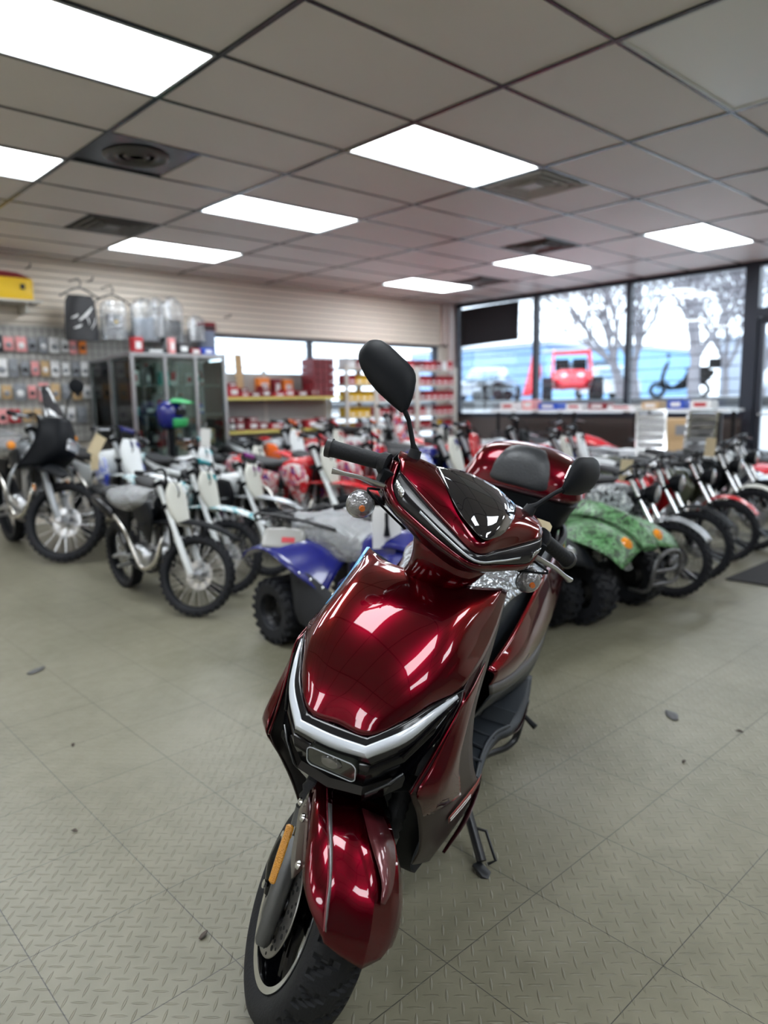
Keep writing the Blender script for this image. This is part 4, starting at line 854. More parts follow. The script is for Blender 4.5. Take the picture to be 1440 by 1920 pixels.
    for s in (1, -1):
        P('shr%d' % s, 'radiator_shroud', G, t, lambda b, s=s: patch(b, [[(.30, .13*s, .92), (.12, .135*s, .93), (-.12, .10*s, .86)], [(.40, .16*s, .82), (.20, .165*s, .80), (-.06, .12*s, .79)], [(.38, .165*s, .72), (.22, .16*s, .68), (.02, .12*s, .70)], [(.26, .14*s, .58), (.20, .135*s, .56), (.10, .115*s, .60)]], 4, 4), 45, 0, .006)
        P('side%d' % s, 'side_panel', A, t, lambda b, s=s: patch(b, [[(-.12, .095*s, .82), (-.40, .11*s, .85), (-.75, .09*s, .91)], [(-.14, .115*s, .72), (-.40, .135*s, .76), (-.74, .10*s, .87)], [(-.18, .11*s, .62), (-.38, .13*s, .66), (-.62, .10*s, .80)]], 4, 4), 45, 0, .006)
    def seat_(b): loft(b, [[V((x, -w1, z-.045)), V((x, -w1*.92, z)), V((x, 0, z+.012)), V((x, w1*.92, z)), V((x, w1, z-.045)), V((x, 0, z-.06))] for x, w1, z in ((.10, .045, .965), (-.05, .075, .935), (-.3, .10, .915), (-.55, .11, .925), (-.80, .075, .955))], 3, 3)
    P('seat', 'seat', seatm, t, seat_, 60)
    P('rfend', 'rear_fender', F if variant != 'road' else A, t, lambda b: patch(b, [[(-.55, -.10, .87), (-.55, 0, .89), (-.55, .10, .87)], [(-.82, -.095, .90), (-.82, 0, .925), (-.82, .095, .90)], [(-1.05, -.07, .93), (-1.05, 0, .955), (-1.05, .07, .93)], [(-1.2, -.03, .92), (-1.22, 0, .93), (-1.2, .03, .92)]], 3, 4), 45, 0, .006)
    if film:
        P('wrap', 'plastic_wrap', FILM, t, lambda b: loft(b, [[V((x, -w1, z-.10+.02*sin(i*2))), V((x, -w1*.9, z+.015*cos(i*3))), V((x, 0, z+.03)), V((x, w1*.9, z+.015*sin(i*5))), V((x, w1, z-.10)), V((x, 0, z-.14))] for i, (x, w1, z) in enumerate(((.25, .12, .98), (.1, .18, .97), (-.1, .16, .94), (-.3, .17, .94), (-.5, .15, .95)))], 3, 3), 60)
    if variant == 'adv':
        def cowl(b): patch(b, [[(.40, -.16, 1.12), (.52, -.10, 1.16), (.56, 0, 1.18), (.52, .10, 1.16), (.40, .16, 1.12)], [(.42, -.19, 1.02), (.58, -.13, 1.02), (.63, 0, 1.03), (.58, .13, 1.02), (.42, .19, 1.02)], [(.40, -.20, .88), (.58, -.14, .88), (.64, 0, .88), (.58, .14, .88), (.40, .20, .88)], [(.30, -.20, .70), (.46, -.16, .74), (.50, 0, .76), (.46, .16, .74), (.30, .20, .70)]], 4, 4)
        q = P('cowl', 'fairing', BLACK, t, cowl, 45, 0, .01); st.append(q)
        P('scr', 'windscreen', mat('tinted_screen', (.03, .032, .036), .15, coat=1), q, lambda b: patch(b, [[(.30, -.07, 1.42), (.33, 0, 1.45), (.30, .07, 1.42)], [(.40, -.13, 1.26), (.46, 0, 1.28), (.40, .13, 1.26)], [(.44, -.15, 1.13), (.55, 0, 1.16), (.44, .15, 1.13)]], 4, 4), 45, 0, .006)
        P('advl', 'headlight', mat('lamp_glass', (.5, .52, .55), .08, metal=.6, coat=1), q, lambda b: bx(b, (.64, 0, .95), (.03, .17, .09)), 30, .01)
        for s in (1, -1):
            P('ind%d' % s, 'turn_signal', AMBER, t, lambda b, s=s: (lathe(b, [(0, .03), (.028, .022), (.034, 0), (.025, -.02), (0, -.025)], (.50, .24*s, .97), (1, 0, 0), 18),))
            P('mirs%d' % s, 'mirror', BLACK, t, lambda b, s=s: (tube(b, [V((.34, .26*s, 1.12)), V((.34, .30*s, 1.28)), V((.33, .36*s, 1.36))], .006, 6, 3), lathe(b, [(0, -.012), (.05, -.01), (.065, 0), (.055, .012), (0, .016)], (.33, .39*s, 1.40), (1, 0, .1), 20)), 40)
            P('refl%d' % s, 'fork_reflector', AMBER, t, lambda b, s=s: lathe(b, [(0, .008), (.026, .006), (.028, 0)], (.545, .128*s, .62), (0, s, 0), 16))
        P('fendh', 'high_fender', BLACK, t, lambda b: patch(b, [[(.30, -.09, .74), (.30, 0, .76), (.30, .09, .74)], [(.60, -.085, .76), (.60, 0, .79), (.60, .085, .76)], [(.95, -.04, .70), (.98, 0, .72), (.95, .04, .70)]], 4, 5), 45, 0, .006)
        P('rack', 'luggage_rack', PL['silver'], t, lambda b: (tube(b, [V((-.5, -.13, .98)), V((-.95, -.13, 1.02)), V((-.98, 0, 1.02)), V((-.95, .13, 1.02)), V((-.5, .13, .98))], .012, 8, 3), tube(b, [V((-.7, -.13, 1.0)), V((-.7, .13, 1.0))], .01, 6)))
        P('crash%d' % 1, 'crash_bar', PL['silver'], t, lambda b: [tube(b, [V((.28, .10*s, .86)), V((.34, .24*s, .70)), V((.25, .25*s, .50)), V((.14, .10*s, .34))], .012, 8, 3) for s in (1, -1)])
    for o in st: o.matrix_basis = SM
    return t

def quad_wheel(key, name, parent, c, R, w, st=None):
    def tb(b):
        lathe(b, [(R*.50, -w*.40), (R*.55, -w*.5), (R*.80, -w*.53), (R*.94, -w*.42), (R*.955, 0), (R*.94, w*.42), (R*.80, w*.53), (R*.55, w*.5), (R*.50, w*.40)], (0, 0, 0), (0, 1, 0), 40, True)
        for k in range(20):
            a = 2*pi*k/20
            for s in (-1, 1):
                aa = a+(pi/20 if s > 0 else 0)
                bx(b, (cos(aa)*R*.955, s*w*.26, sin(aa)*R*.955), (R*.09, w*.42, R*.13), M.Rotation(-aa, 3, 'Y') @ M.Rotation(.35*s, 3, 'X'))
                bx(b, (cos(aa)*R*.87, s*w*.50, sin(aa)*R*.87), (R*.16, w*.07, R*.11), M.Rotation(-aa, 3, 'Y'))
    t = P(key+'t', name, TYRE, parent, tb, 30); t.location = c
    P(key+'r', 'rim', mat('quad_rim', (.02, .02, .022), .35, metal=.5), t, lambda b: lathe(b, [(0, -w*.2), (R*.18, -w*.2), (R*.22, -w*.28), (R*.42, -w*.15), (R*.50, -w*.36), (R*.53, -w*.40), (R*.50, 0), (R*.53, w*.40), (R*.50, w*.36), (R*.42, w*.15), (R*.22, w*.28), (R*.18, w*.2), (0, w*.2)], (0, 0, 0), (0, 1, 0), 32))
    P(key+'n', 'hub_cap', ALU, t, lambda b: [lathe(b, [(0, w*.30*s), (R*.07, w*.29*s), (R*.09, w*.2*s)], (0, 0, 0), (0, 1, 0), 14) for s in (1,)])
    if st is not None: t.matrix_basis = M.Translation(V(c)) @ M.Rotation(st, 4, 'Z')
    return t
def quad(label, loc, k=1., c='blue', gfx=None, rack=True, rz=-90, group='small quad bikes', steer_=0, wrap=True, lampc='clear', bumper=True):
    t = thing('quad_bike', label, 'quad bike', (loc[0], loc[1], 0), rad(rz), group); t.scale = (k, k, k)
    A = PL[c]
    for s in (1, -1):
        quad_wheel('qf', 'front_wheel', t, (.45, .31*s, .20), .20, .17, rad(steer_)); quad_wheel('qr', 'rear_wheel', t, (-.45, .31*s, .20), .20, .20)
    def rf(b):
        for s in (1, -1):
            patch(b, [[(-.72, .20*s, .52), (-.72, .34*s, .505), (-.72, .43*s, .48)], [(-.60, .16*s, .60), (-.60, .30*s, .59), (-.61, .45*s, .555)], [(-.42, .13*s, .63), (-.42, .28*s, .62), (-.42, .45*s, .58)], [(-.22, .12*s, .60), (-.20, .26*s, .57), (-.20, .42*s, .48)], [(-.08, .12*s, .52), (-.05, .22*s, .47), (-.02, .33*s, .36)]], 4, 4)
        patch(b, [[(-.72, -.20, .52), (-.73, 0, .53), (-.72, .20, .52)], [(-.60, -.16, .60), (-.60, 0, .61), (-.60, .16, .60)]], 3, 3)
    P('qrf', 'rear_fender', A, t, rf, 45, 0, .008)
    def ff(b):
        for s in (1, -1):
            patch(b, [[(.10, .12*s, .52), (.10, .24*s, .47), (.10, .34*s, .38)], [(.26, .12*s, .60), (.26, .28*s, .57), (.24, .44*s, .50)], [(.42, .12*s, .62), (.44, .28*s, .60), (.44, .46*s, .54)], [(.60, .10*s, .56), (.62, .26*s, .55), (.64, .42*s, .48)], [(.70, .08*s, .46), (.72, .2*s, .44), (.74, .36*s, .39)]], 4, 4)
        patch(b, [[(.10, -.12, .60), (.06, 0, .66), (.10, .12, .60)], [(.26, -.12, .64), (.26, 0, .72), (.26, .12, .64)], [(.44, -.12, .63), (.46, 0, .69), (.44, .12, .63)], [(.62, -.10, .56), (.66, 0, .60), (.62, .10, .56)], [(.72, -.07, .45), (.76, 0, .46), (.72, .07, .45)]], 4, 4)
    P('qff', 'front_fender', A, t, ff, 45, 0, .008)
    P('qtank', 'centre_body', A, t, lambda b: loft(b, [[V((x, -w1, z0)), V((x, -w1, z1-.03)), V((x, 0, z1)), V((x, w1, z1-.03)), V((x, w1, z0)), V((x, 0, z0))] for x, w1, z0, z1 in ((.30, .09, .42, .68), (.12, .12, .40, .70), (-.02, .11, .40, .62), (-.10, .09, .40, .56))], 3, 3), 60)
    stt = P('qseat', 'seat', mat('quad_seat', (.02, .021, .024), .5), t, lambda b: loft(b, [[V((x, -w1, z-.06)), V((x, -w1*.9, z)), V((x, 0, z+.01)), V((x, w1*.9, z)), V((x, w1, z-.06)), V((x, 0, z-.07))] for x, w1, z in ((.02, .08, .64), (-.12, .12, .63), (-.32, .14, .655), (-.55, .13, .69), (-.62, .10, .67))], 3, 3), 60)
    if wrap: P('qwrap', 'plastic_wrap', FILM, stt, lambda b: loft(b, [[V((x, -w1, z-.12-.02*(i % 2))), V((x, -w1*.9, z+.02*(i % 3))), V((x, 0, z+.035)), V((x, w1*.9, z+.02*((i+1) % 3))), V((x, w1, z-.13)), V((x, 0, z-.10))] for i, (x, w1, z) in enumerate(((.06, .12, .66), (-.08, .17, .66), (-.2, .18, .69), (-.35, .19, .70), (-.48, .18, .71), (-.58, .14, .70)))], 3, 3), 60)
    if rack:
        def rk(b):
            for s in (1, -1): tube(b, [V((-.12, .17*s, .70)), V((-.40, .20*s, .725)), V((-.78, .26*s, .74)), V((-.88, .20*s, .68))], .010, 7, 2)
            for x, z in ((-.40, .725), (-.55, .73), (-.70, .735)): tube(b, [V((x, -.21, z)), V((x, .21, z))], .007, 6)
            for y in (-.1, 0, .1): tube(b, [V((-.40, y, .725)), V((-.86, y, .70))], .007, 6)
            tube(b, [V((-.88, -.20, .68)), V((-.89, 0, .68)), V((-.88, .20, .68))], .010, 7)
            for s in (1, -1): tube(b, [V((-.55, .15*s, .73)), V((-.52, .14*s, .60))], .009, 6)
        P('qrack', 'luggage_rack', STEELK, t, rk)
    hb = P('qbar', 'handlebar', STEELK, t, lambda b: (tube(b, [V((.06, -.30, .86)), V((.10, -.15, .88)), V((.14, -.06, .80)), V((.14, .06, .80)), V((.10, .15, .88)), V((.06, .30, .86))], .010, 8, 4), tube(b, [V((.14, 0, .80)), V((.24, 0, .66))], .016, 8)))
    for s in (1, -1):
        P('qg%d' % s, 'grip', RUBBER, hb, lambda b, s=s: tube(b, [V((.055, .31*s, .86)), V((.085, .21*s, .87))], .017, 10))
        P('ql%d' % s, 'lever', ALU, hb, lambda b, s=s: tube(b, [V((.10, .17*s, .875)), V((.13, .20*s, .87)), V((.12, .30*s, .855))], .005, 6, 3))
        lm = AMBER if lampc == 'amber' else mat('lamp_glass', (.5, .52, .55), .08, metal=.6, coat=1)
        P('qh%d' % s, 'headlight', lm, t, lambda b, s=s: lathe(b, [(0, .03), (.035, .025), (.05, 0), (.04, -.03), (0, -.04)], (.66, .20*s, .50), (1, .15*s, .2), 20))
        P('qfp%d' % s, 'foot_guard', mat('mesh_net', (.012, .013, .017), .8), t, lambda b, s=s: (patch(b, [[(-.26, .39*s, .50), (-.12, .36*s, .47), (.04, .31*s, .37), (.16, .33*s, .38)], [(-.25, .385*s, .33), (-.12, .375*s, .32), (.05, .36*s, .28), (.17, .37*s, .28)], [(-.24, .36*s, .17), (-.12, .37*s, .16), (.05, .37*s, .16), (.18, .36*s, .17)], [(-.22, .20*s, .16), (-.1, .20*s, .155), (.05, .20*s, .155), (.18, .20*s, .16)]], 2, 2),), 30, 0, .006)
        P('qbt%d' % s, 'fender_bolts', CHROME, t, lambda b, s=s: [lathe(b, [(0, .006), (.007, .005), (.010, 0)], (x, y*s, z), (0, s, 0), 10) for x, y, z in ((-.24, .412, .495), (-.17, .395, .475), (-.10, .37, .445), (-.03, .34, .405), (.04, .325, .375))])
    P('qfr', 'frame', STEELK, t, lambda b: ([tube(b, [V((.62, .09*s, .38)), V((.30, .10*s, .20)), V((-.30, .10*s, .20)), V((-.50, .08*s, .40)), V((-.1, .08*s, .50)), V((.4, .07*s, .55))], .014, 7, 2) for s in (1, -1)], [tube(b, [V((.45, .29*s, .20)), V((.40, .10*s, .30))], .012, 6) for s in (1, -1)], tube(b, [V((-.45, -.3, .20)), V((-.45, .3, .20))], .018, 8)))
    for s in (1, -1): P('qsh%d' % s, 'front_shock', WHITEP, t, lambda b, s=s: [lathe(b, [(.022, -.006), (.030, 0), (.022, .006)], (.47-.006*i, (.20-.010*i)*s, .26+i*.022), (-.2, -.4*s, 1), 12, True) for i in range(9)])
    P('qeng', 'engine', GREYM, t, lambda b: (lathe(b, [(0, -.12), (.08, -.12), (.10, -.09), (.10, .09), (.08, .12), (0, .12)], (-.05, 0, .31), (0, 1, 0), 20), [bx(b, (.06+i*.022, 0, .33), (.012, .12, .13)) for i in range(7)]))
    if bumper: P('qbump', 'front_bumper', mat('bumper_bar', (.12, .12, .125), .3, metal=.7), t, lambda b: (tube(b, [V((.66, -.14, .22)), V((.80, -.17, .24)), V((.84, -.15, .42)), V((.84, 0, .46)), V((.84, .15, .42)), V((.80, .17, .24)), V((.66, .14, .22))], .012, 8, 3), [tube(b, [V((.82, -.16, z)), V((.86, 0, z)), V((.82, .16, z))], .010, 6, 3) for z in (.27, .35)]))
    return t

G1 = 'dirt bikes parked in the block'
dirt_bike('white-forked pit bike in front of the left dirt bikes, front wheel turned', (2.02, 3.80), .72, 36, 4, 'black', 'black', 'cream', 'white', 'white', 'black', 'black', film=True)
dirt_bike('black touring motorcycle with orange turn signals and big spoked wheel at far left', (2.02, 5.93), .98, 46, 3, 'black', 'silver', 'cream', 'silver', 'silver', 'black', 'black', 'adv', film=True, group=None)
dirt_bike('white pit bike with teal plate vents, second in the cream-plate row', (2.40, 4.10), .74, 36, 4, 'black', 'gfx_teal', 'cream', 'white', 'teal', 'gfx_teal', 'black')
dirt_bike('white pit bike with purple plate vents, third in the cream-plate row', (2.90, 4.34), .74, 36, 4, 'black', 'white', 'cream', 'white', 'purple', 'silver', 'black')
dirt_bike('tall white and blue dirt bike with silver fork behind the touring motorcycle', (2.54, 5.46), .90, 38, 6, 'white', 'white', 'white', 'silver', 'blue', 'white', 'gfx_blue')
dirt_bike('white and teal dirt bike behind the teal-vented pit bike', (3.22, 5.55), .80, 38, 5, 'white', 'white', 'white', 'white', 'teal', 'gfx_teal', 'white')
dirt_bike('white dirt bike with orange flashes in front of the crate shelves', (4.35, 5.72), .90, 36, 5, 'white', 'silver', 'white', 'silver', 'orange', 'silver', 'orange')
dirt_bike('red dirt bike with white plate and red front fender left of the scooter grip', (3.42, 4.08), .84, 40, 5, 'gfx_red', 'red', 'cream', 'white', 'red', 'red', 'gfx_red')
dirt_bike('red and white dirt bike behind the scooter grip, facing the camera', (3.90, 4.02), .84, 36, 5, 'red', 'red', 'gfx_red', 'silver', 'red', 'red', 'gfx_red')
dirt_bike('white and red dirt bike below the scooter mirror', (5.95, 5.90), 1.0, 36, 5, 'gfx_red', 'white', 'gfx_red', 'silver', 'red', 'white', 'white')
dirt_bike('bright blue dirt bike with silver fork left of the scooter top box', (4.36, 3.66), .88, 40, 5, 'gfx_blue', 'blue', 'cream', 'silver', 'blue', 'blue', 'gfx_blue')
dirt_bike('red dirt bike behind the blue one, silver fork tilted left', (4.86, 3.86), .88, 36, 5, 'gfx_red', 'red', 'red', 'silver', 'red', 'red', 'red')
dirt_bike('red dirt bike with long red front fender behind the top box', (5.36, 3.72), .9, 42, 5, 'red', 'silver', 'black', 'silver', 'black', 'red', 'gfx_red')
dirt_bike('red dirt bike in the farther row in front of the red parts racks', (4.90, 5.74), .88, 36, 5, 'red', 'red', 'cream', 'silver', 'red', 'red', 'gfx_red')
dirt_bike('white dirt bike in the farther row before the crate shelves', (3.80, 5.60), .78, 36, 5, 'white', 'white', 'cream', 'silver', 'black', 'white', 'gfx_red')
dirt_bike('orange and white dirt bike in the farther row by the red parts racks', (5.42, 5.72), .88, 36, 5, 'orange', 'white', 'cream', 'silver', 'orange', 'orange', 'gfx_red')
dirt_bike('red and white dirt bike in the farther row near the corner post', (6.40, 6.15), .82, 36, 5, 'red', 'white', 'white', 'silver', 'red', 'red', 'gfx_red')
dirt_bike('black mini bike with grey camouflage side panels, first in the right-hand row', (4.30, 2.03), .70, 8, 4, 'camo_grey', 'camo_grey', 'black', 'chrome', 'black', 'silver', 'camo_grey', 'road', group='mini bikes in the right-hand row')
dirt_bike('black mini bike with red tank panels, second in the right-hand row', (4.78, 2.10), .72, 8, 4, 'black', 'red', 'black', 'chrome', 'black', 'black', 'red', 'road', group='mini bikes in the right-hand row')
dirt_bike('black mini bike with red front fender, third in the right-hand row', (5.50, 2.20), .70, 8, 4, 'olive', 'olive', 'black', 'chrome', 'black', 'red', 'olive', 'road', group='mini bikes in the right-hand row')
dirt_bike('olive mini bike with fat front tyre at the end of the right-hand row', (6.06, 2.22), .74, 8, 4, 'olive', 'black', 'black', 'chrome', 'black', 'cream', 'black', 'road', group='mini bikes in the right-hand row')
dirt_bike('white fendered mini bike cut off by the right photo edge', (6.75, 2.35), .76, 8, 4, 'white', 'white', 'black', 'chrome', 'black', 'white', 'white', 'road', group='mini bikes in the right-hand row')
quad('blue quad bike with wrapped seat, parked left behind the scooter', (2.37, 2.66), .86, 'blue')
quad('green camouflage quad bike beside the scooter\'s footboard, with orange lamp', (3.72, 2.52), .88, 'camo_green', rack=False, lampc='amber')
quad('black quad bike mostly hidden behind the scooter top box', (3.02, 2.62), .86, 'black', rack=False, wrap=False, bumper=False)
quad('small pink quad bike in the block near the white window shelf', (6.98, 5.25), .92, 'pink', rack=False, wrap=False)
quad('red quad bike standing under the first window', (7.98, 5.30), 1.08, 'red', rack=True, wrap=False)
quad('red quad bike with black rack near the corner post', (7.25, 6.85), 1.0, 'red', rack=True, wrap=False)
quad('white quad bike with wrapped seat beside the leaning ramps', (7.20, 3.85), .92, 'white', rack=True, wrap=True)
quad('red quad bike with black rack near the carton stack and shop door', (7.85, 2.40), .88, 'red', rack=True, wrap=False)
dirt_bike('black and red dirt bike right of the long red front fender', (5.90, 3.66), .82, 30, 5, 'black', 'red', 'cream', 'silver', 'red', 'black', 'gfx_red')
dirt_bike('white dirt bike with silver fork behind the red tank mini bike', (6.46, 3.85), .82, 30, 5, 'white', 'white', 'white', 'silver', 'black', 'white', 'gfx_blue')
# ================================================================ shop fittings and goods
ORD = ['leftmost', 'second', 'third', 'fourth', 'fifth', 'sixth', 'seventh', 'eighth', 'ninth', 'tenth', 'eleventh', 'twelfth', 'thirteenth', 'fourteenth', 'fifteenth', 'sixteenth', 'seventeenth', 'eighteenth', 'nineteenth', 'twentieth']
def ordl(i): return ORD[i] if i < len(ORD) else 'rightmost'
rnd = random.Random(11)
CARD = {'red': mat('box_red', (.42, .02, .03), .5), 'dark_red': mat('box_dark_red', (.20, .012, .02), .5), 'yellow': mat('box_yellow', (.78, .50, .02), .5), 'blue': mat('box_blue', (.02, .07, .42), .5),
        'white': mat('box_white', (.70, .70, .70), .5), 'black': mat('box_black', (.02, .02, .024), .5), 'pink': mat('box_pink', (.72, .30, .30), .5), 'grey': mat('box_grey', (.22, .23, .25), .5),
        'tan': mat('box_tan', (.50, .34, .18), .7), 'green': mat('box_green', (.03, .35, .10), .5), 'orange': mat('box_orange', (.8, .22, .03), .5), 'teal': mat('box_teal', (.04, .38, .36), .5)}
SHELFW = mat('shelf_cream', (.55, .53, .48), .5); RAILY = mat('price_rail_yellow', (.70, .60, .16), .4)
def carton(name, c, s, col, label, ct, group, rz=0, lab=None):
    t = box(name, (0, 0, s[2]/2), s, CARD[col], None, .003); t.location = c; t.rotation_euler = (0, 0, rz)
    box('printed_label', (0, -s[1]/2-.0015, s[2]*.5), (s[0]*.6, .002, s[2]*.45), CARD[lab or ('white' if col != 'white' else 'red')], t)
    return tag(t, label, ct, group)
# pegboard on the left part of the back wall with hanging packs
pg = thing('pegboard', 'grey pegboard full of hanging parts packs at left under the slat wall', 'pegboard', (2.3, YW-.03, 0))
box('board', (0, 0, 1.45), (4.4, .02, 1.2), mat('pegboard_grey', (.36, .35, .33), .6), pg)
bm = bmesh.new()
for i in range(60):
    bx(bm, (-2.15+i*.0729, -.012, 1.45), (.004, .004, 1.18))
for i in range(16): bx(bm, (0, -.012, .88+i*.075), (4.36, .004, .004))
obj('wire_grid', bm, mat('grid_dark', (.05, .05, .055), .5), pg, 0)
rows_ = ((1.86, 'top'), (1.62, 'second'), (1.38, 'third'), (1.14, 'bottom'))
for ri, (z_, rn) in enumerate(rows_):
    x = 1.72; i = 0
    while x < 3.1 and i < 14:
        w_ = rnd.uniform(.07, .11); h_ = rnd.uniform(.13, .19); col = rnd.choice(['white', 'grey', 'black', 'pink', 'white', 'grey', 'orange', 'tan', 'white'] if ri < 2 else ['pink', 'white', 'tan', 'white', 'red', 'grey'])
        t = box('blister_pack', (0, 0, -h_/2), (w_, .012, h_), CARD[col], None, .002); t.location = (x+w_/2, YW-.075, z_+h_/2)
        bx_ = bmesh.new(); lathe(bx_, [(0, .022), (w_*.25, .018), (w_*.33, 0)], (0, -.006, -h_*.6), (0, -1, 0), 14); obj('bubble', bx_, CARD[rnd.choice(['grey', 'black', 'white'])], t)
        bx_ = bmesh.new(); tube(bx_, [V((0, .05, -.012)), V((0, -.03, -.012)), V((0, -.035, -.004))], .003, 5); obj('peg_hook', bx_, ALU, t)
        tag(t, '%s hanging parts pack, %s in the %s pegboard row' % (col, ordl(i), rn), 'hanging pack', 'parts packs on the pegboard'); x += w_+rnd.uniform(.012, .03); i += 1
# bracket shelf with the yellow tail box
t = thing('wall_shelf', 'small white bracket shelf on the slat wall at far left', 'shelf', (2.25, YW-.03, 2.255)); box('shelf_board', (0, -.17, 0), (.76, .34, .022), SHELFW, t, .003)
for s in (-.25, .25): box('bracket', (s, -.14, -.06), (.02, .26, .10), SHELFW, t)
t = thing('tail_box', 'yellow motorcycle tail box with dark red lid on the wall shelf', 'storage box', (2.32, YW-.22, 2.267))
bm = bmesh.new(); loft(bm, [[V((x, -d, .0)), V((x, -d*1.1, .12)), V((x, -d*1.1, .20)), V((x, 0, .205)), V((x, d*1.1, .20)), V((x, d*1.1, .12)), V((x, d, 0)), V((x, 0, 0))] for x, d in ((-.27, .08), (-.24, .12), (0, .13), (.20, .12), (.24, .09))], 3, 3); obj('box_body', bm, CARD['yellow'], t, 50)
bm = bmesh.new(); loft(bm, [[V((x, -d, .20)), V((x, -d*.9, h)), V((x, 0, h+.015)), V((x, d*.9, h)), V((x, d, .20)), V((x, 0, .195))] for x, d, h in ((-.26, .10, .21), (-.18, .13, .25), (.1, .13, .25), (.23, .10, .21))], 3, 3); obj('box_lid', bm, CARD['dark_red'], t, 50)
box('latch', (.13, -.145, .12), (.04, .02, .05), CARD['black'], t, .003)
# hanging clothes and bags on slat hooks
def hanger(x, z, label):
    t = thing('clothes_hanger', label, 'hanger', (x, YW-.30, z))
    tub('hook', [(0, .26, .13), (0, .05, .13), (0, 0, .12), (.02, 0, .08), (0, 0, .04)], .005, BLACK, t, 6, 3); tub('shoulder_bar', [(-.20, 0, -.06), (-.10, 0, 0), (0, 0, .035), (.10, 0, 0), (.20, 0, -.06)], .008, BLACK, t, 6, 3)
hanger(3.02, 2.40, 'black clothes hanger holding the black shorts on the slat wall'); hanger(3.36, 2.36, 'black clothes hanger holding the bagged dark jacket')
def cloth(name, x, z, w_, h_, m, label, ct, parts=(), depth=.05, folds=5, amp=.012, top=.7):
    t = thing(name, label, ct, (x, YW-.30, z))
    bm = bmesh.new(); rg = []
    for i, (k, ww) in enumerate(((0, top), (.15, .92), (.45, 1.), (.75, 1.03), (1, .98))):
        n = 20; ring = []
        for j in range(n):
            a = 2*pi*j/n; ring.append(V((cos(a)*w_/2*ww, sin(a)*depth*(.5+.5*k)+amp*sin(folds*a+i), -h_*k)))
        rg.append(ring)
    loft(bm, rg, 3, 1); obj('body_fabric', bm, m, t, 60)
    return t
t = cloth('hanging_shorts', 3.02, 2.36, .34, .46, mat('black_nylon', (.010, .010, .012), .6), 'black riding shorts with white brush lettering on a hanger', 'clothing')
bm = bmesh.new()
for a0, b0, r_ in (((-.04, -.26), (.10, -.12), .016), ((-.10, -.34), (-.02, -.30), .013), ((.08, -.34), (.13, -.22), .012), ((-.12, -.24), (-.05, -.20), .012), ((.02, -.20), (.06, -.30), .010)):
    tube(bm, [V((a0[0], -.055, a0[1])), V(((a0[0]+b0[0])/2+.01, -.06, (a0[1]+b0[1])/2)), V((b0[0], -.055, b0[1]))], [r_*.5, r_, r_*.4], 6, 3, False, True, .35)
obj('white_lettering', bm, CARD['white'], t)
CLEARBAG = glassy('clear_bag', (.93, .94, .95), .10, .12, bump=.5, bscale=14, body=.08)
t = cloth('bagged_jacket', 3.37, 2.33, .30, .40, CLEARBAG, 'dark jacket with a yellow mark inside a clear bag beside the shorts', 'clothing', depth=.07)
bm = bmesh.new(); loft(bm, [[V((cos(2*pi*j/12)*.10, sin(2*pi*j/12)*.035, z_)) for j in range(12)] for z_ in (-.14, -.25, -.36)], 3, 1); obj('jacket', bm, CARD['grey'], t, 60); box('yellow_mark', (.0, -.045, -.22), (.03, .01, .02), CARD['yellow'], t)
for i, (x, w_, h_, z_, inner, lb) in enumerate(((3.72, .34, .46, 2.38, 'blue', 'clear bag with a white and blue garment hanging right of the shorts'), (3.86, .20, .44, 2.40, 'white', 'narrow clear bag with white fabric between two larger bags'), (4.04, .28, .56, 2.42, 'black', 'tall clear bag with a black garment at its bottom'), (4.34, .22, .30, 2.24, 'white', 'small clear bag with white gloves on the slat wall'))):
    t = cloth('garment_bag', x, z_, w_, h_, CLEARBAG, lb, 'bag', depth=.07, top=.25); t['group'] = 'clear garment bags on the slat wall'
    bm = bmesh.new(); loft(bm, [[V((cos(2*pi*j/12)*w_*.40, sin(2*pi*j/12)*.045, -h_*k)) for j in range(12)] for k in (.45, .7, .95)], 3, 1); obj('folded_garment', bm, CARD[inner] if inner != 'blue' else mat('pale_blue_cloth', (.45, .52, .62), .8), t, 60)
    tub('hook', [(0, .27, .02), (0, .05, .02), (0, 0, -.01)], .004, ALU, t, 6, 2)
t = thing('header_card_pack', 'grey-blue jersey pack with a red and black header card on the slat wall', 'hanging pack', (4.58, YW-.10, 2.10)); box('pouch', (0, 0, -.14), (.22, .03, .28), mat('pack_blue_grey', (.22, .26, .36), .5), t, .008); box('header_card', (0, -.005, .05), (.24, .03, .10), CARD['dark_red'], t, .003); box('header_band', (0, -.022, .03), (.2, .004, .04), CARD['black'], t)
for x_, z_ in ((4.88, 2.28), (3.22, 2.55), (2.60, 2.62)): tag(tub('slatwall_hook', [(x_, YW-.02, z_), (x_, YW-.16, z_), (x_, YW-.18, z_+.03)], .006, BLACK, None, 6, 2), {4.88: 'empty black slat-wall hook at the right of the bags', 3.22: 'black slat-wall hook above the shorts hanger', 2.60: 'black slat-wall hook above the yellow tail box'}[x_], 'hook')
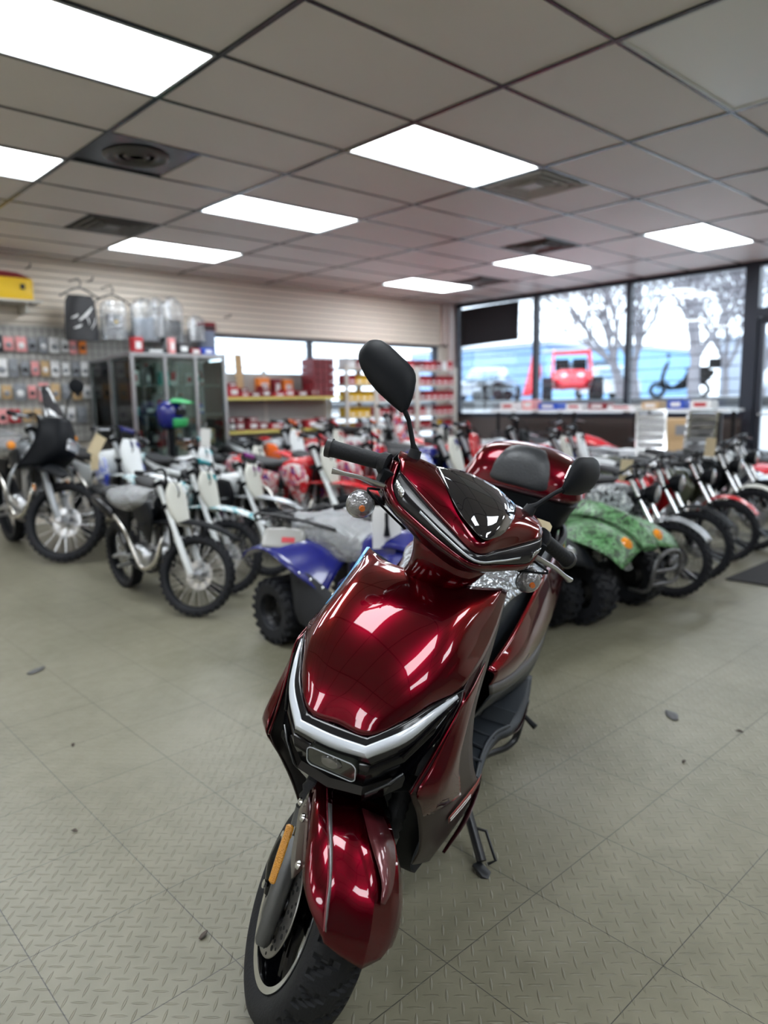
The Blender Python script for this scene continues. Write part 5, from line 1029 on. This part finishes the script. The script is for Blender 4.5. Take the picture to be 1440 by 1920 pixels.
# glass showcases
def showcase(loc, L_, D_, H_, label, rz=0, posts=3):
    t = thing('glass_showcase', label, 'display case', loc, rz, 'glass showcases by the counter')
    n = posts
    for i in range(n+1):
        for y in (0, D_): box('post', (L_*i/n, y, H_/2), (.035, .035, H_), ALU, t)
    bm = bmesh.new()
    for z_ in (.08, H_-.02):
        for y in (0, D_): bx(bm, (L_/2, y, z_), (L_, .03, .035))
        for x in (0, L_): bx(bm, (x, D_/2, z_), (.03, D_, .035))
    obj('rails', bm, ALU, t, 0)
    bm = bmesh.new()
    for y in (0, D_): bx(bm, (L_/2, y, H_/2), (L_-.04, .005, H_-.12))
    for x in (0, L_): bx(bm, (x, D_/2, H_/2), (.005, D_-.04, H_-.12))
    obj('glass_panes', bm, CASEGLASS, t, 0)
    for z_ in (.45, .80, 1.12, 1.42): box('glass_shelf', (L_/2, D_/2, z_), (L_-.05, D_-.06, .008), mat('shelf_glass', (.30, .38, .36), .1, coat=.5), t)
    box('base', (L_/2, D_/2, .05), (L_, D_, .1), ALU, t); box('top_panel', (L_/2, D_/2, H_-.005), (L_, D_, .01), mat('top_glass', (.42, .45, .45), .15, coat=.5), t)
    return t
showcase((3.15, 7.0, 0), 1.02, .50, 1.74, 'glass showcase in front with aluminium posts under the hanging bags')
showcase((3.65, 7.53, 0), .56, .48, 1.72, 'glass showcase along the left side, receding toward the wall', pi/2, 1)
cases = [('helmet', .14), ('bottle', .1), ('parts_box', .12)]
for si, (z_, sn) in enumerate(((.454, 'lowest'), (.804, 'second'), (1.124, 'third'), (1.424, 'top'))):
    x = 3.22; i = 0
    while x < 4.05 and i < 8:
        w_ = rnd.uniform(.07, .14); h_ = rnd.uniform(.08, .22); kind = rnd.random(); col = rnd.choice(['white', 'grey', 'black', 'dark_red', 'blue', 'tan', 'teal', 'white'])
        y_ = 7.0+rnd.uniform(.12, .38)
        if kind < .3:
            t = lat('oil_bottle', [(0, 0), (w_*.33, 0), (w_*.36, .01), (w_*.36, h_*.65), (w_*.14, h_*.82), (w_*.14, h_*.92)], CARD[col], None, (0, 0, 0), (0, 0, 1), 16); t.location = (x+w_/2, y_, z_+.002)
            lat('cap', [(0, 0), (w_*.17, 0), (w_*.17, h_*.12), (0, h_*.12)], CARD['red'], t, (0, 0, h_*.90), (0, 0, 1), 12)
            box('printed_label', (0, -w_*.36, h_*.35), (w_*.4, .004, h_*.3), CARD['white' if col != 'white' else 'teal'], t); tag(t, '%s bottle, %s item on the %s showcase shelf' % (col, ordl(i), sn), 'bottle', 'goods in the front showcase')
        else: carton('accessory_box', (x+w_/2, y_, z_+.002), (w_, w_*.7, h_), col, '%s accessory box, %s item on the %s showcase shelf' % (col.replace('_', ' '), ordl(i), sn), 'box', 'goods in the front showcase', rnd.uniform(-.3, .3))
        x += w_+rnd.uniform(.02, .06); i += 1
for si, (z_, sn) in enumerate(((.804, 'second'), (1.124, 'third'), (1.424, 'top'))):
    y = 7.57; i = 0
    while y < 8.0:
        w_ = rnd.uniform(.08, .13); col = rnd.choice(['white', 'teal', 'dark_red', 'grey', 'black', 'tan']); carton('accessory_box', (3.30+rnd.uniform(0, .1), y+w_/2, z_+.002), (w_, w_*.8, rnd.uniform(.08, .18)), col, '%s accessory box, %s from front on the %s shelf of the side showcase' % (col.replace('_', ' '), ordl(i) if i else 'first', sn), 'box', 'goods in the side showcase', -pi/2); y += w_+.04; i += 1
for i, (x, col, s, ll) in enumerate(((3.30, 'red', (.10, .10, .16), 'left end'), (3.47, 'black', (.24, .16, .05), 'below the shorts'), (3.68, 'pink', (.06, .06, .17), 'beside the black tray'), (3.80, 'black', (.12, .1, .12), 'below the bags'), (3.93, 'dark_red', (.12, .12, .07), 'near its right end'), (4.08, 'blue', (.13, .12, .08), 'right end'))):
    carton('counter_box', (x, 7.2, 1.742), s, col, '%s box on top of the front showcase, %s' % (col.replace('_', ' '), ll), 'box', 'boxes on top of the showcase')
# crate shelves right of the showcases
gd = thing('gondola_shelf', 'cream gondola shelving with yellow price rails behind the dirt bikes', 'shelving', (4.35, 7.62, 0))
box('back_panel', (.98, .36, .84), (1.95, .03, 1.52), mat('gondola_back', (.40, .39, .37), .6), gd)
for z_ in (.08, .50, .90, 1.30):
    b = box('shelf_board', (.98, .17, z_-.012), (1.95, .36, .024), SHELFW, gd); box('price_rail', (.98, -.015, z_-.015), (1.95, .012, .035), RAILY if z_ > .6 else SHELFW, b)
for x_ in (0, .98, 1.96): box('upright', (x_, .36, .84), (.04, .04, 1.6), SHELFW, gd)
for z_, sn in ((.902, 'lower'), (1.302, 'upper')):
    x = 4.40; i = 0
    while x < (5.82 if z_ > 1.2 else 6.2):
        w_ = rnd.uniform(.10, .20); h_ = rnd.uniform(.05, .12); col = rnd.choice(['dark_red', 'red', 'dark_red', 'red', 'black', 'grey'] if x > 4.75 or z_ < 1.2 else ['blue', 'blue', 'red'])
        carton('parts_box', (x+w_/2, 7.62+rnd.uniform(.09, .16), z_), (w_, .15, h_), col, '%s parts box, %s on the %s crate shelf' % (col.replace('_', ' '), ordl(i), sn), 'box', 'parts boxes on the crate shelves', rnd.uniform(-.1, .1))
        if rnd.random() < .45: carton('parts_box', (x+w_/2, 7.62+rnd.uniform(.10, .15), z_+h_), (w_*.8, .12, .05), 'dark_red', 'flat dark red parts box stacked on the %s box of the %s crate shelf' % (ordl(i), sn), 'box', 'parts boxes on the crate shelves')
        x += w_+.025; i += 1
for k in range(5):
    t = thing('plastic_crate', 'dark red plastic crate, %s in the tall stack on the upper crate shelf' % ('bottom one', 'second from bottom', 'middle one', 'second from top', 'topmost')[k], 'crate', (6.03, 7.76, 1.302+.098*k), 0, 'stacked dark red crates')
    bm = bmesh.new()
    for s in (1, -1):
        bx(bm, (0, s*.12, .048), (.34, .014, .09)); bx(bm, (s*.165, 0, .048), (.014, .25, .09))
    bx(bm, (0, 0, .006), (.34, .25, .01)); obj('crate_body', bm, CARD['dark_red'], t, 0)
    for x_ in (-.1, 0, .1): box('rib', (x_, -.13, .048), (.02, .008, .08), mat('crate_rib', (.13, .008, .012), .5), t)
# parts racks with bins at right
def rack(x0, x1, y, H_, label, shelves):
    t = thing('parts_rack', label, 'rack', (x0, y, 0), 0, 'parts racks by the back windows'); W_ = x1-x0
    for x_ in (0, W_):
        for y_ in (0, .38): box('upright', (x_, y_, H_/2), (.045, .03, H_), SHELFW, t)
    for z_ in shelves: box('shelf_board', (W_/2, .19, z_-.01), (W_, .40, .025), SHELFW, t)
    return t
RS = (.30, .55, .80, 1.02, 1.24, 1.46, 1.68)
RKX = [(6.40, 6.92, 'with yellow bins, next to the crate shelves'), (6.96, 7.72, 'with red bins, behind the scooter mirror'), (7.76, 8.58, 'with red boxes, nearest the room corner')]
for q, (a, b, ll) in enumerate(RKX):
    rack(a, b, 7.62, 1.72, 'cream parts rack %s' % ll, RS)
    for zi, z_ in enumerate(RS):
        x = a+.05; i = 0
        while x < b-.11:
            w_ = rnd.uniform(.09, .13); col = 'yellow' if (q == 0 and zi in (2, 3, 4, 5) and rnd.random() < .8) or (q == 2 and rnd.random() < .12) else rnd.choice(['red', 'red', 'dark_red', 'red', 'white'])
            t = thing('storage_bin', '%s bin, %s on shelf %s of the %s parts rack' % (col.replace('_', ' '), ordl(i), ('one', 'two', 'three', 'four', 'five', 'six', 'top')[zi]+' from the floor' if zi < 6 else 'top', ('left', 'middle', 'right')[q]), 'bin', (x+w_/2, 7.64, z_+.003), 0, 'bins on the parts racks')
            bm = bmesh.new(); h_ = .13; bx(bm, (0, .10, .005), (w_, .22, .008)); bx(bm, (-w_/2+.004, .10, h_/2), (.006, .22, h_)); bx(bm, (w_/2-.004, .10, h_/2), (.006, .22, h_)); bx(bm, (0, .205, h_/2), (w_, .006, h_)); bx(bm, (0, -.006, h_*.3), (w_, .006, h_*.6)); obj('bin_body', bm, CARD[col], t, 0)
            box('label_strip', (0, -.0105, h_*.3), (w_*.6, .003, .025), CARD['white'], t)
            x += w_+.012; i += 1
t = carton('parts_carton', (6.85, 7.80, 1.683), (.30, .2, .12), 'red', 'red carton lying on top of the left parts rack', 'box', 'cartons on the rack tops'); carton('parts_carton', (7.4, 7.8, 1.683), (.40, .22, .10), 'red', 'long red carton on top of the middle parts rack', 'box', 'cartons on the rack tops'); carton('parts_carton', (8.2, 7.8, 1.683), (.34, .22, .09), 'black', 'black carton on top of the right parts rack', 'box', 'cartons on the rack tops')
# tall cardboard signs / wooden post by the first back window
t = box('cardboard_sheet', (0, 0, .26), (.10, .02, .52), CARD['tan'], None, .002); t.location = (4.93, 7.9, 1.302); t.rotation_euler = (-.06, 0, .05); tag(t, 'upright orange-tan cardboard sheet standing on the upper crate shelf', 'cardboard')
for i, (x, w_, h_, c) in enumerate(((4.55, .16, .20, 'white'), (5.25, .16, .14, 'orange'), (5.45, .10, .13, 'dark_red'), (5.62, .14, .12, 'orange'))): carton('product_box', (x, 7.90, 1.302), (w_, .10, h_+.10), c, '%s product box, %s in the back of the upper crate shelf' % (c.replace('_', ' '), ordl(i)), 'box', 'product boxes at the back of the upper shelf')
# helmet on a stand, among the left dirt bikes
t = thing('display_pedestal', 'black pedestal holding the green and blue helmet', 'pedestal', (3.42, 6.80, 0)); lat('column', [(0, 0), (.14, 0), (.14, .02), (.03, .04), (.03, .98), (.09, 1.0), (0, 1.0)], BLACK, t, (0, 0, 0), (0, 0, 1), 20)
t = thing('motocross_helmet', 'motocross helmet, bright green peak over blue shell, in front of the showcase', 'helmet', (3.42, 6.80, 1.0), rad(-60))
bm = bmesh.new(); lathe(bm, [(0, .27), (.06, .262), (.11, .225), (.135, .16), (.13, .09), (.11, .03), (.09, 0), (0, 0)], (0, 0, 0), (0, 0, 1), 24); obj('shell', bm, PL['blue'], t, 60)
bm = bmesh.new(); patch(bm, [[(.06, -.10, .25), (.05, 0, .285), (.06, .10, .25)], [(.16, -.09, .245), (.17, 0, .27), (.16, .09, .245)], [(.25, -.05, .23), (.27, 0, .24), (.25, .05, .23)]], 3, 3); solid(obj('peak', bm, CARD['green'], t), .008)
bm = bmesh.new(); patch(bm, [[(.09, -.09, .09), (.17, -.04, .09), (.19, 0, .09), (.17, .04, .09), (.09, .09, .09)], [(.08, -.08, .0), (.15, -.04, .01), (.17, 0, .01), (.15, .04, .01), (.08, .08, .0)]], 4, 3); solid(obj('chin_bar', bm, CARD['green'], t), .012)
box('goggles', (.115, 0, .15), (.05, .15, .07), BLACK, t, .015)
# window-side display: white shelf rail, ramps, boxes
t = thing('window_shelf', 'long white shelf running under the tall windows', 'shelf', (8.72, 5.15, 0)); box('shelf_top', (0, 0, 1.06), (.46, 3.4, .03), WHITEP, t, .004)
for y in (-1.6, -.55, .55, 1.6):
    for x in (-.18, .18): box('leg', (x, y, .52), (.035, .035, 1.04), STEELK, t)
for i, (y, col, s) in enumerate(((6.60, 'white', (.20, .26, .10)), (6.25, 'pink', (.18, .2, .14)), (5.9, 'blue', (.24, .3, .09)), (5.5, 'white', (.2, .24, .07)), (5.15, 'dark_red', (.22, .26, .08)), (4.8, 'white', (.26, .36, .05)), (4.42, 'tan', (.2, .22, .09)), (4.1, 'blue', (.2, .2, .11)), (3.8, 'white', (.22, .24, .10)))):
    carton('shelf_box', (8.66, y, 1.076), (s[1], s[0], s[2]), col, '%s box on the white window shelf, %s from the corner end' % (col.replace('_', ' '), ordl(i) if i else 'first'), 'box', 'boxes on the window shelf', -pi/2)
def ramp(loc, rz, tilt, label):
    t = thing('loading_ramp', label, 'ramp', loc, rz, 'aluminium ramps'); R_ = M.Rotation(tilt, 3, 'X')
    bm = bmesh.new()
    for s in (-.13, .13): bx(bm, R_ @ V((s, 0, .55)), (.025, .04, 1.08), R_)
    for i in range(15): bx(bm, R_ @ V((0, 0, .05+i*.075)), (.26, .03, .018), R_)
    obj('ramp_rungs', bm, CHROME, t, 30); bm = bmesh.new(); bx(bm, R_ @ V((0, .012, .55)), (.24, .004, 1.04), R_); obj('punched_plate', bm, mat('punched_aluminium', (.5, .5, .52), .3, metal=.8, bump=1., bscale=60, var=.35, vscale=40), t, 0)
    return t
ramp((6.62, 3.38, .005), rad(-55), -.16, 'upright punched aluminium ramp, left one of the leaning pair by the mini bikes'); ramp((6.85, 3.10, .005), rad(-38), .16, 'upright punched aluminium ramp, right one of the leaning pair by the mini bikes')
for k, (y, x, w_, h_, z_, lb) in enumerate(((3.75, 7.95, .42, .40, 0, 'large cardboard carton at the bottom of the stack by the door'), (3.74, 7.96, .40, .34, .40, 'cardboard carton in the middle of the stack by the door'), (3.76, 7.94, .36, .24, .74, 'cardboard carton with printed panel on top of the stack by the door'))): carton('cardboard_carton', (x, y, z_+.001), (w_, .34, h_), 'tan', lb, 'box', 'cartons stacked by the door', -.7, 'grey')
# door mat
bm = bmesh.new(); bx(bm, (6.6, 1.33, .006), (3.36, 1.26, .010)); o = obj('door_mat', bm, mat('mat_dark', (.022, .022, .024), .95, bump=.6, bscale=300), None, 0, .003); tag(o, 'dark grey entrance mat on the floor at the right edge', 'mat')
# small litter on the floor
def leafbit(x, y, s, rz, label, m):
    bm = bmesh.new(); patch(bm, [[(-s, -s*.25, .002), (-s, s*.2, .003)], [(0, -s*.55, .008), (0, s*.4, .004)], [(s, -s*.1, .003), (s*1.05, s*.1, .005)]], 3, 4); o = solid(obj('debris_flake', bm, m, None), .001); o.location = (x, y, .001); o.rotation_euler = (0, 0, rz); tag(o, label, 'debris')
LM_ = mat('dry_leaf', (.05, .035, .025), .7); OILM = mat('rubber_smudge', (.075, .075, .078), .5)
for (x, y, s, rz, lb, m) in ((.72, 1.42, .014, .4, 'small curled dry leaf on the floor left of the front wheel', LM_), (.86, 2.62, .012, 1.2, 'dark flake on the floor at left', LM_), (.66, 2.06, .010, 2.2, 'small dark leaf scrap on the tiles at left', LM_), (2.30, 1.02, .012, .2, 'dark leaf scrap on the tiles right of the scooter', LM_), (2.62, 1.22, .045, .8, 'dark smudge of dirt on the floor at right', OILM), (1.02, 3.52, .05, .5, 'dark blotch on the floor at left near the dirt bikes', OILM), (2.66, .98, .014, 1.9, 'small bent leaf near the right smudge', LM_)): leafbit(x, y, s, rz, lb, m)
# price tags on handlebars
def card(x, y, z, rz, s, label, m=TAGM, tilt=.3):
    t = thing('price_tag', label, 'tag', (x, y, z), rz, 'price tags on handlebars'); bm = bmesh.new(); bx(bm, (0, 0, -s*.9), (s, .002, s*1.8), M.Rotation(tilt*.3, 3, 'Y')); obj('tag_card', bm, m, t, 0, .0008); tub('string', [(0, 0, .0), (.01, .01, .05)], .002, PAPER, t, 4, 1)
FACE = rad(-43)
card(2.08, 5.30, 1.02, FACE, .085, 'manila price tag on the black touring motorcycle, upper one', tilt=1.8); card(2.12, 5.46, .86, FACE, .06, 'small manila price tag on the black touring motorcycle, lower one')
card(4.18, 2.30, .84, FACE, .075, 'manila price tag on the grey camouflage mini bike'); card(5.38, 2.30, .92, FACE, .075, 'manila price tag on the mini bike with red front fender')
card(2.96, 5.30, 1.03, FACE, .08, 'pale price tag on the white and teal dirt bike', PAPER); card(4.30, 3.95, 1.02, FACE, .08, 'pale price tag on the bright blue dirt bike', PAPER)
t = thing('key_card', 'white card with a black key hanging on the blue quad bike', 'tag', (2.29, 2.46, .70), rad(-40)); box('paper_card', (0, 0, -.06), (.135, .003, .20), PAPER, t); lt_ = tub('key', [(0, -.008, .01), (0, -.01, -.05), (0, -.01, -.10)], [.008, .008, .016], BLACK, t, 8, 2); tub('string', [(0, 0, .04), (.02, .02, .12)], .002, BLACK, t, 4, 1)
t = thing('manual_bag', 'white printed plastic bag of papers on the blue quad bike rear fender', 'bag', (2.10, 3.02, .545), rad(-35)); t.rotation_euler = (rad(34), rad(4), rad(-40)); t.scale = (.72, .72, .72)
bm = bmesh.new(); patch(bm, [[(-.15, -.09, .0), (0, -.10, .005), (.15, -.08, .0)], [(-.15, 0, .004), (0, 0, .012), (.15, .0, .006)], [(-.14, .09, .0), (0, .10, .005), (.15, .09, .0)]], 4, 4); solid(obj('pouch', bm, mat('printed_pouch', (.27, .265, .25), .3), t), .004)
bm = bmesh.new(); bx(bm, (.03, -.03, .014), (.09, .05, .002)); obj('red_print', bm, CARD['red'], t)
# ================================================================ outside the windows
def og(name, bm, m): return struct(obj(name, bm, m, None, 40))
bm = bmesh.new(); patch(bm, [[(9.3, -30, -.1), (12.0, -30, -.05), (15.5, -30, 1.1), (22, -30, 1.18), (90, -30, 1.3)], [(9.3, 5, -.1), (12.0, 5, -.05), (15.5, 5, 1.1), (22, 5, 1.18), (90, 5, 1.3)], [(9.3, 80, -.1), (12, 80, -.05), (15.5, 80, 1.1), (22, 80, 1.18), (90, 80, 1.3)]], 4, 6)
og('ground', bm, mat('pale_lot', (.50, .51, .52), .8, var=.25, vscale=.6))
bm = bmesh.new(); patch(bm, [[(-20, 8.4, -.1), (9.2, 8.4, -.1)], [(-20, 80, 0), (9.2, 80, 0)]], 2, 2); og('ground', bm, MATS['pale_lot'])
# blue building across the lot
b = thing('blue_building', 'long blue metal building across the lot behind the first two windows', 'building', (36, 28, 1.2)); BL = mat('blue_siding', (.22, .36, .58), .5, var=.1); BL2 = mat('light_blue_siding', (.30, .55, .85), .5)
box('wing', (4, 2.5, 1.55), (8, 11, 3.1), BL, b); box('main_block', (3, -6.2, 1.25), (8, 5, 2.5), BL2, b); box('roof', (4, 2.5, 3.2), (8.6, 11.6, .22), mat('roof_pale', (.5, .55, .62), .5), b); box('roof', (3, -6.2, 2.6), (8.4, 5.3, .18), MATS['roof_pale'], b)
for y in (5, 1, -5.2, -7.2): box('window', (-.02 if y > -3 else -1.02, y, 1.5), (.06, 1.1, .8), mat('far_window', (.05, .07, .1), .2), b)
b = thing('grey_building', 'pale grey building far behind the bare trees', 'building', (44, 14, 1.2)); box('wall', (3, 0, 1.6), (6, 9, 3.2), mat('far_grey', (.42, .45, .50), .6), b); box('roof', (3, 0, 3.3), (6.4, 9.6, .25), MATS['roof_pale'], b)
for y in (-2.5, 0, 2.5): box('window', (-.02, y, 1.6), (.06, 1.0, .9), MATS['far_window'], b)
# bare winter trees
BARK = mat('grey_bark', (.24, .23, .25), .9)
def bare_tree(loc, h, seed, label, spread=.55, lean=(0, 0), r0=.26, depth=6, nb=3):
    R_ = random.Random(seed); t = thing('bare_tree', label, 'tree', loc, 0, 'bare winter trees'); tr = bmesh.new(); br = bmesh.new()
    def grow(p, d, l, r, n):
        b_ = tr if n == depth else br; pts = [p]; q = p.copy(); dd = d.copy()
        for i in range(3):
            dd = (dd+V((R_.uniform(-.16, .16), R_.uniform(-.16, .16), R_.uniform(-.05, .14)))).normalized(); q = q+dd*l/3; pts.append(q.copy())
        tube(b_, pts, [r, r*.88, r*.78, r*.66], 8 if n > 3 else 4 if n > 1 else 3, 1, False, n == depth)
        if n == 0: return
        for k in range(nb+(1 if n == depth else 0)):
            az = 2*pi*k/nb+R_.uniform(-.6, .6); sp = spread*R_.uniform(.6, 1.3); o_ = dd.orthogonal().normalized(); o2 = dd.cross(o_)
            nd = (dd*cos(sp)+(o_*cos(az)+o2*sin(az))*sin(sp)+V((0, 0, .10))).normalized(); grow(pts[-1] if k else pts[2].lerp(pts[3], .6), nd, l*R_.uniform(.74, .95), r*(.66 if k == 0 else .52), n-1)
    grow(V((0, 0, -.2)), V((lean[0], lean[1], 1)).normalized(), h*.16, r0, depth)
    obj('trunk', tr, BARK, t, 60); obj('branches', br, BARK, t, 60)
bare_tree((22, 12.3, 1.15), 8.5, 3, 'bare tree with leaning trunk behind the second window', .5, (-.06, .10), .19, 7)
bare_tree((20, 9.0, 1.15), 8.5, 8, 'wide bare tree forking low behind the third window', .5, (0, .0), .20, 7)
bare_tree((26, 9.6, 1.15), 9, 14, 'bare tree farther back behind the third window', .55, (0, -.1), .26)
bare_tree((27, 14.5, 1.15), 9, 21, 'slender bare tree farther back behind the second window', .5, (0, .1), .2)
bare_tree((24, 6.9, 1.15), 8, 33, 'bare tree beside the door mullion', .55, (0, .05), .22)
bare_tree((30, 9.0, 1.15), 9, 41, 'far bare tree seen through the shop door', .5, (0, 0), .22)
bare_tree((34, 14.0, 1.15), 9, 47, 'far bare tree between the two blue buildings', .5, (0, 0), .2)
# red off-road buggy
t = thing('off_road_buggy', 'bright red off-road buggy with roll cage outside the second window', 'buggy', (18.6, 12.05, 1.18), rad(215)); RB = pc('buggy_red', (.80, .02, .04))
def tb2(name, runs, m, r=.03): 
    bm = bmesh.new(); [tube(bm, [V(p) for p in q], r, 7, 2) for q in runs]; return obj(name, bm, m, t)
tb2('roll_cage', [[(.55, s*.55, .55), (.25, s*.50, 1.35), (-.55, s*.50, 1.35), (-.85, s*.55, .6)] for s in (1, -1)]+[[(.25, -.5, 1.35), (.25, .5, 1.35)], [(-.55, -.5, 1.35), (-.55, .5, 1.35)], [(-.1, -.5, 1.36), (-.1, .5, 1.36)]]+[[(.55, s*.55, .55), (-.85, s*.6, .45), (-.85, s*.55, .6)] for s in (1, -1)], RB)
bm = bmesh.new(); loft(bm, [[V((x, -w1, z0)), V((x, -w1, z1)), V((x, 0, z1+.06)), V((x, w1, z1)), V((x, w1, z0)), V((x, 0, z0))] for x, w1, z0, z1 in ((1.15, .28, .40, .52), (.8, .42, .32, .72), (.4, .5, .30, .78), (-.8, .5, .30, .55))], 3, 2); obj('body_shell', bm, RB, t, 60)
for s in (1, -1):
    for x in (.85, -.8):
        c_ = quad_wheel('bug', 'wheel', t, (x, .68*s, .32), .32, .26)
    bm = bmesh.new(); loft(bm, [[V((x, s*.25-.2, z)), V((x-.1, s*.25-.2, z+.1)), V((x-.1, s*.25+.2, z+.1)), V((x, s*.25+.2, z))] for x, z in ((0, .62), (-.35, .62), (-.5, 1.1))], 2, 1); obj('seat', bm, BLACK, t, 40)
    lat('headlight', [(0, .03), (.07, .02), (.09, 0), (0, -.04)], MATS['lamp_glass'], t, (1.0, s*.22, .68), (1, 0, .2), 16)
t2 = thing('warning_flag', 'red pennant flag leaning beside the red buggy', 'flag', (18.0, 12.95, 1.18)); tub('pole', [(0, 0, 0), (0, .02, 1.5)], .012, BLACK, t2, 6, 1)
bm = bmesh.new(); patch(bm, [[(0, .0, 1.5), (0, .04, 1.48)], [(.02, .18, .8), (0, -.28, .9)], [(.0, .38, .12), (.02, -.1, .2)]], 3, 4); solid(obj('pennant', bm, RB, t2), .01)
# parked black scooter outside, black quad outside
t = thing('parked_scooter', 'black scooter parked outside behind the third window', 'scooter', (21.6, 10.25, 1.17), rad(112))
for x in (.62, -.62): lat('wheel', [(.13, -.05), (.22, -.05), (.25, 0), (.22, .05), (.13, .05)], TYRE, t, (x, 0, .25), (0, 1, 0), 24, True)
bm = bmesh.new(); loft(bm, [[V((x, -w1, z0)), V((x, -w1, z1)), V((x, 0, z1+.03)), V((x, w1, z1)), V((x, w1, z0)), V((x, 0, z0))] for x, w1, z0, z1 in ((-.95, .06, .70, .78), (-.7, .15, .45, .82), (-.25, .16, .35, .80), (-.1, .14, .28, .55), (.2, .15, .25, .34), (.36, .18, .26, .50))], 3, 2); obj('body', bm, BLACK, t, 60)
bm = bmesh.new(); loft(bm, [[V((x, -w1, z)), V((x+.06, 0, z)), V((x, w1, z)), V((x-.06, 0, z))] for x, w1, z in ((.42, .20, .35), (.48, .22, .6), (.42, .20, .85), (.36, .14, 1.05))], 3, 3); obj('leg_shield', bm, BLACK, t, 60)
tub('fork', [(.62, 0, .25), (.40, 0, .9)], .03, STEELK, t, 8, 1); tub('handlebar', [(.30, -.33, 1.06), (.36, 0, 1.02), (.30, .33, 1.06)], .02, BLACK, t, 8, 3)
bm = bmesh.new(); loft(bm, [[V((x, -.13, .84)), V((x, -.12, .90)), V((x, .12, .90)), V((x, .13, .84))] for x in (-.8, -.5, -.15)], 2, 1); obj('seat', bm, BLACK, t, 60); box('rear_box', (-.95, 0, 1.0), (.34, .38, .28), BLACK, t, .04)
for s in (1, -1): tub('mirror', [(.34, .2*s, 1.06), (.33, .26*s, 1.22), (.33, .30*s, 1.30)], [.008, .008, .05], BLACK, t, 8, 2)
q = quad('black quad bike parked outside behind the first window', (18.3, 14.7), .85, 'black', rz=-20, wrap=False, group=None); q.location = (18.3, 14.7, 1.17)
# parked car seen through the door
t = thing('car', 'white and blue car parked outside beyond the shop door', 'car', (21.0, 5.2, 1.18), rad(96)); CP = mat('car_paint_white', (.75, .78, .82), .25, coat=.8)
bm = bmesh.new(); loft(bm, [[V((x, -w1, .25)), V((x, -w1*1.02, z1*.75)), V((x, -w1*.9, z1)), V((x, w1*.9, z1)), V((x, w1*1.02, z1*.75)), V((x, w1, .25))] for x, w1, z1 in ((-2.2, .70, .72), (-2.0, .84, .92), (-.9, .88, .95), (.9, .88, .95), (1.9, .84, .82), (2.25, .70, .62))], 3, 2); obj('car_body', bm, CP, t, 50)
bm = bmesh.new(); loft(bm, [[V((x, -w1, .92)), V((x, -w1*.8, z1)), V((x, w1*.8, z1)), V((x, w1, .92))] for x, w1, z1 in ((-1.5, .74, .96), (-.8, .78, 1.40), (.3, .78, 1.44), (1.0, .76, .98))], 3, 1); obj('cabin_glass', bm, mat('car_glass_blue', (.10, .22, .34), .08, coat=1), t, 50)
box('roof_panel', (-.25, 0, 1.43), (1.1, 1.2, .03), CP, t, .01)
for s in (1, -1):
    for x in (1.4, -1.4): lat('wheel', [(0, -.1), (.20, -.1), (.31, -.1), (.33, 0), (.31, .1), (.20, .1), (0, .1)], TYRE, t, (x, .80*s, .33), (0, 1, 0), 26)
    box('tail_lamp' if s else 'l', (-2.12, .62*s, .72), (.10, .24, .14), CARD['red'], t, .01)
for i, (x, y, c, lb) in enumerate(((26, 21.0, (.30, .33, .38), 'grey car parked in front of the blue building, left'), (30, 17.6, (.65, .68, .70), 'pale car parked in front of the light blue block'))):
    t = thing('car', lb, 'car', (x, y, 1.18), rad(20+30*i)); m_ = mat('car_paint_%d' % i, c, .3, coat=.8)
    bm = bmesh.new(); loft(bm, [[V((xx, -w1, .25)), V((xx, -w1*.95, z1)), V((xx, w1*.95, z1)), V((xx, w1, .25))] for xx, w1, z1 in ((-2.2, .70, .72), (-.9, .88, .92), (.9, .88, .92), (2.25, .70, .65))], 3, 1); obj('car_body', bm, m_, t, 50)
    bm = bmesh.new(); loft(bm, [[V((xx, -w1, .88)), V((xx, -w1*.8, z1)), V((xx, w1*.8, z1)), V((xx, w1, .88))] for xx, w1, z1 in ((-1.5, .74, .93), (-.8, .78, 1.38), (.3, .78, 1.40), (1.0, .76, .95))], 3, 1); obj('cabin_glass', bm, MATS['car_glass_blue'], t, 50)
    for s in (1, -1):
        for xx in (1.4, -1.4): lat('wheel', [(0, -.1), (.31, -.1), (.33, 0), (.31, .1), (0, .1)], TYRE, t, (xx, .80*s, .33), (0, 1, 0), 20)
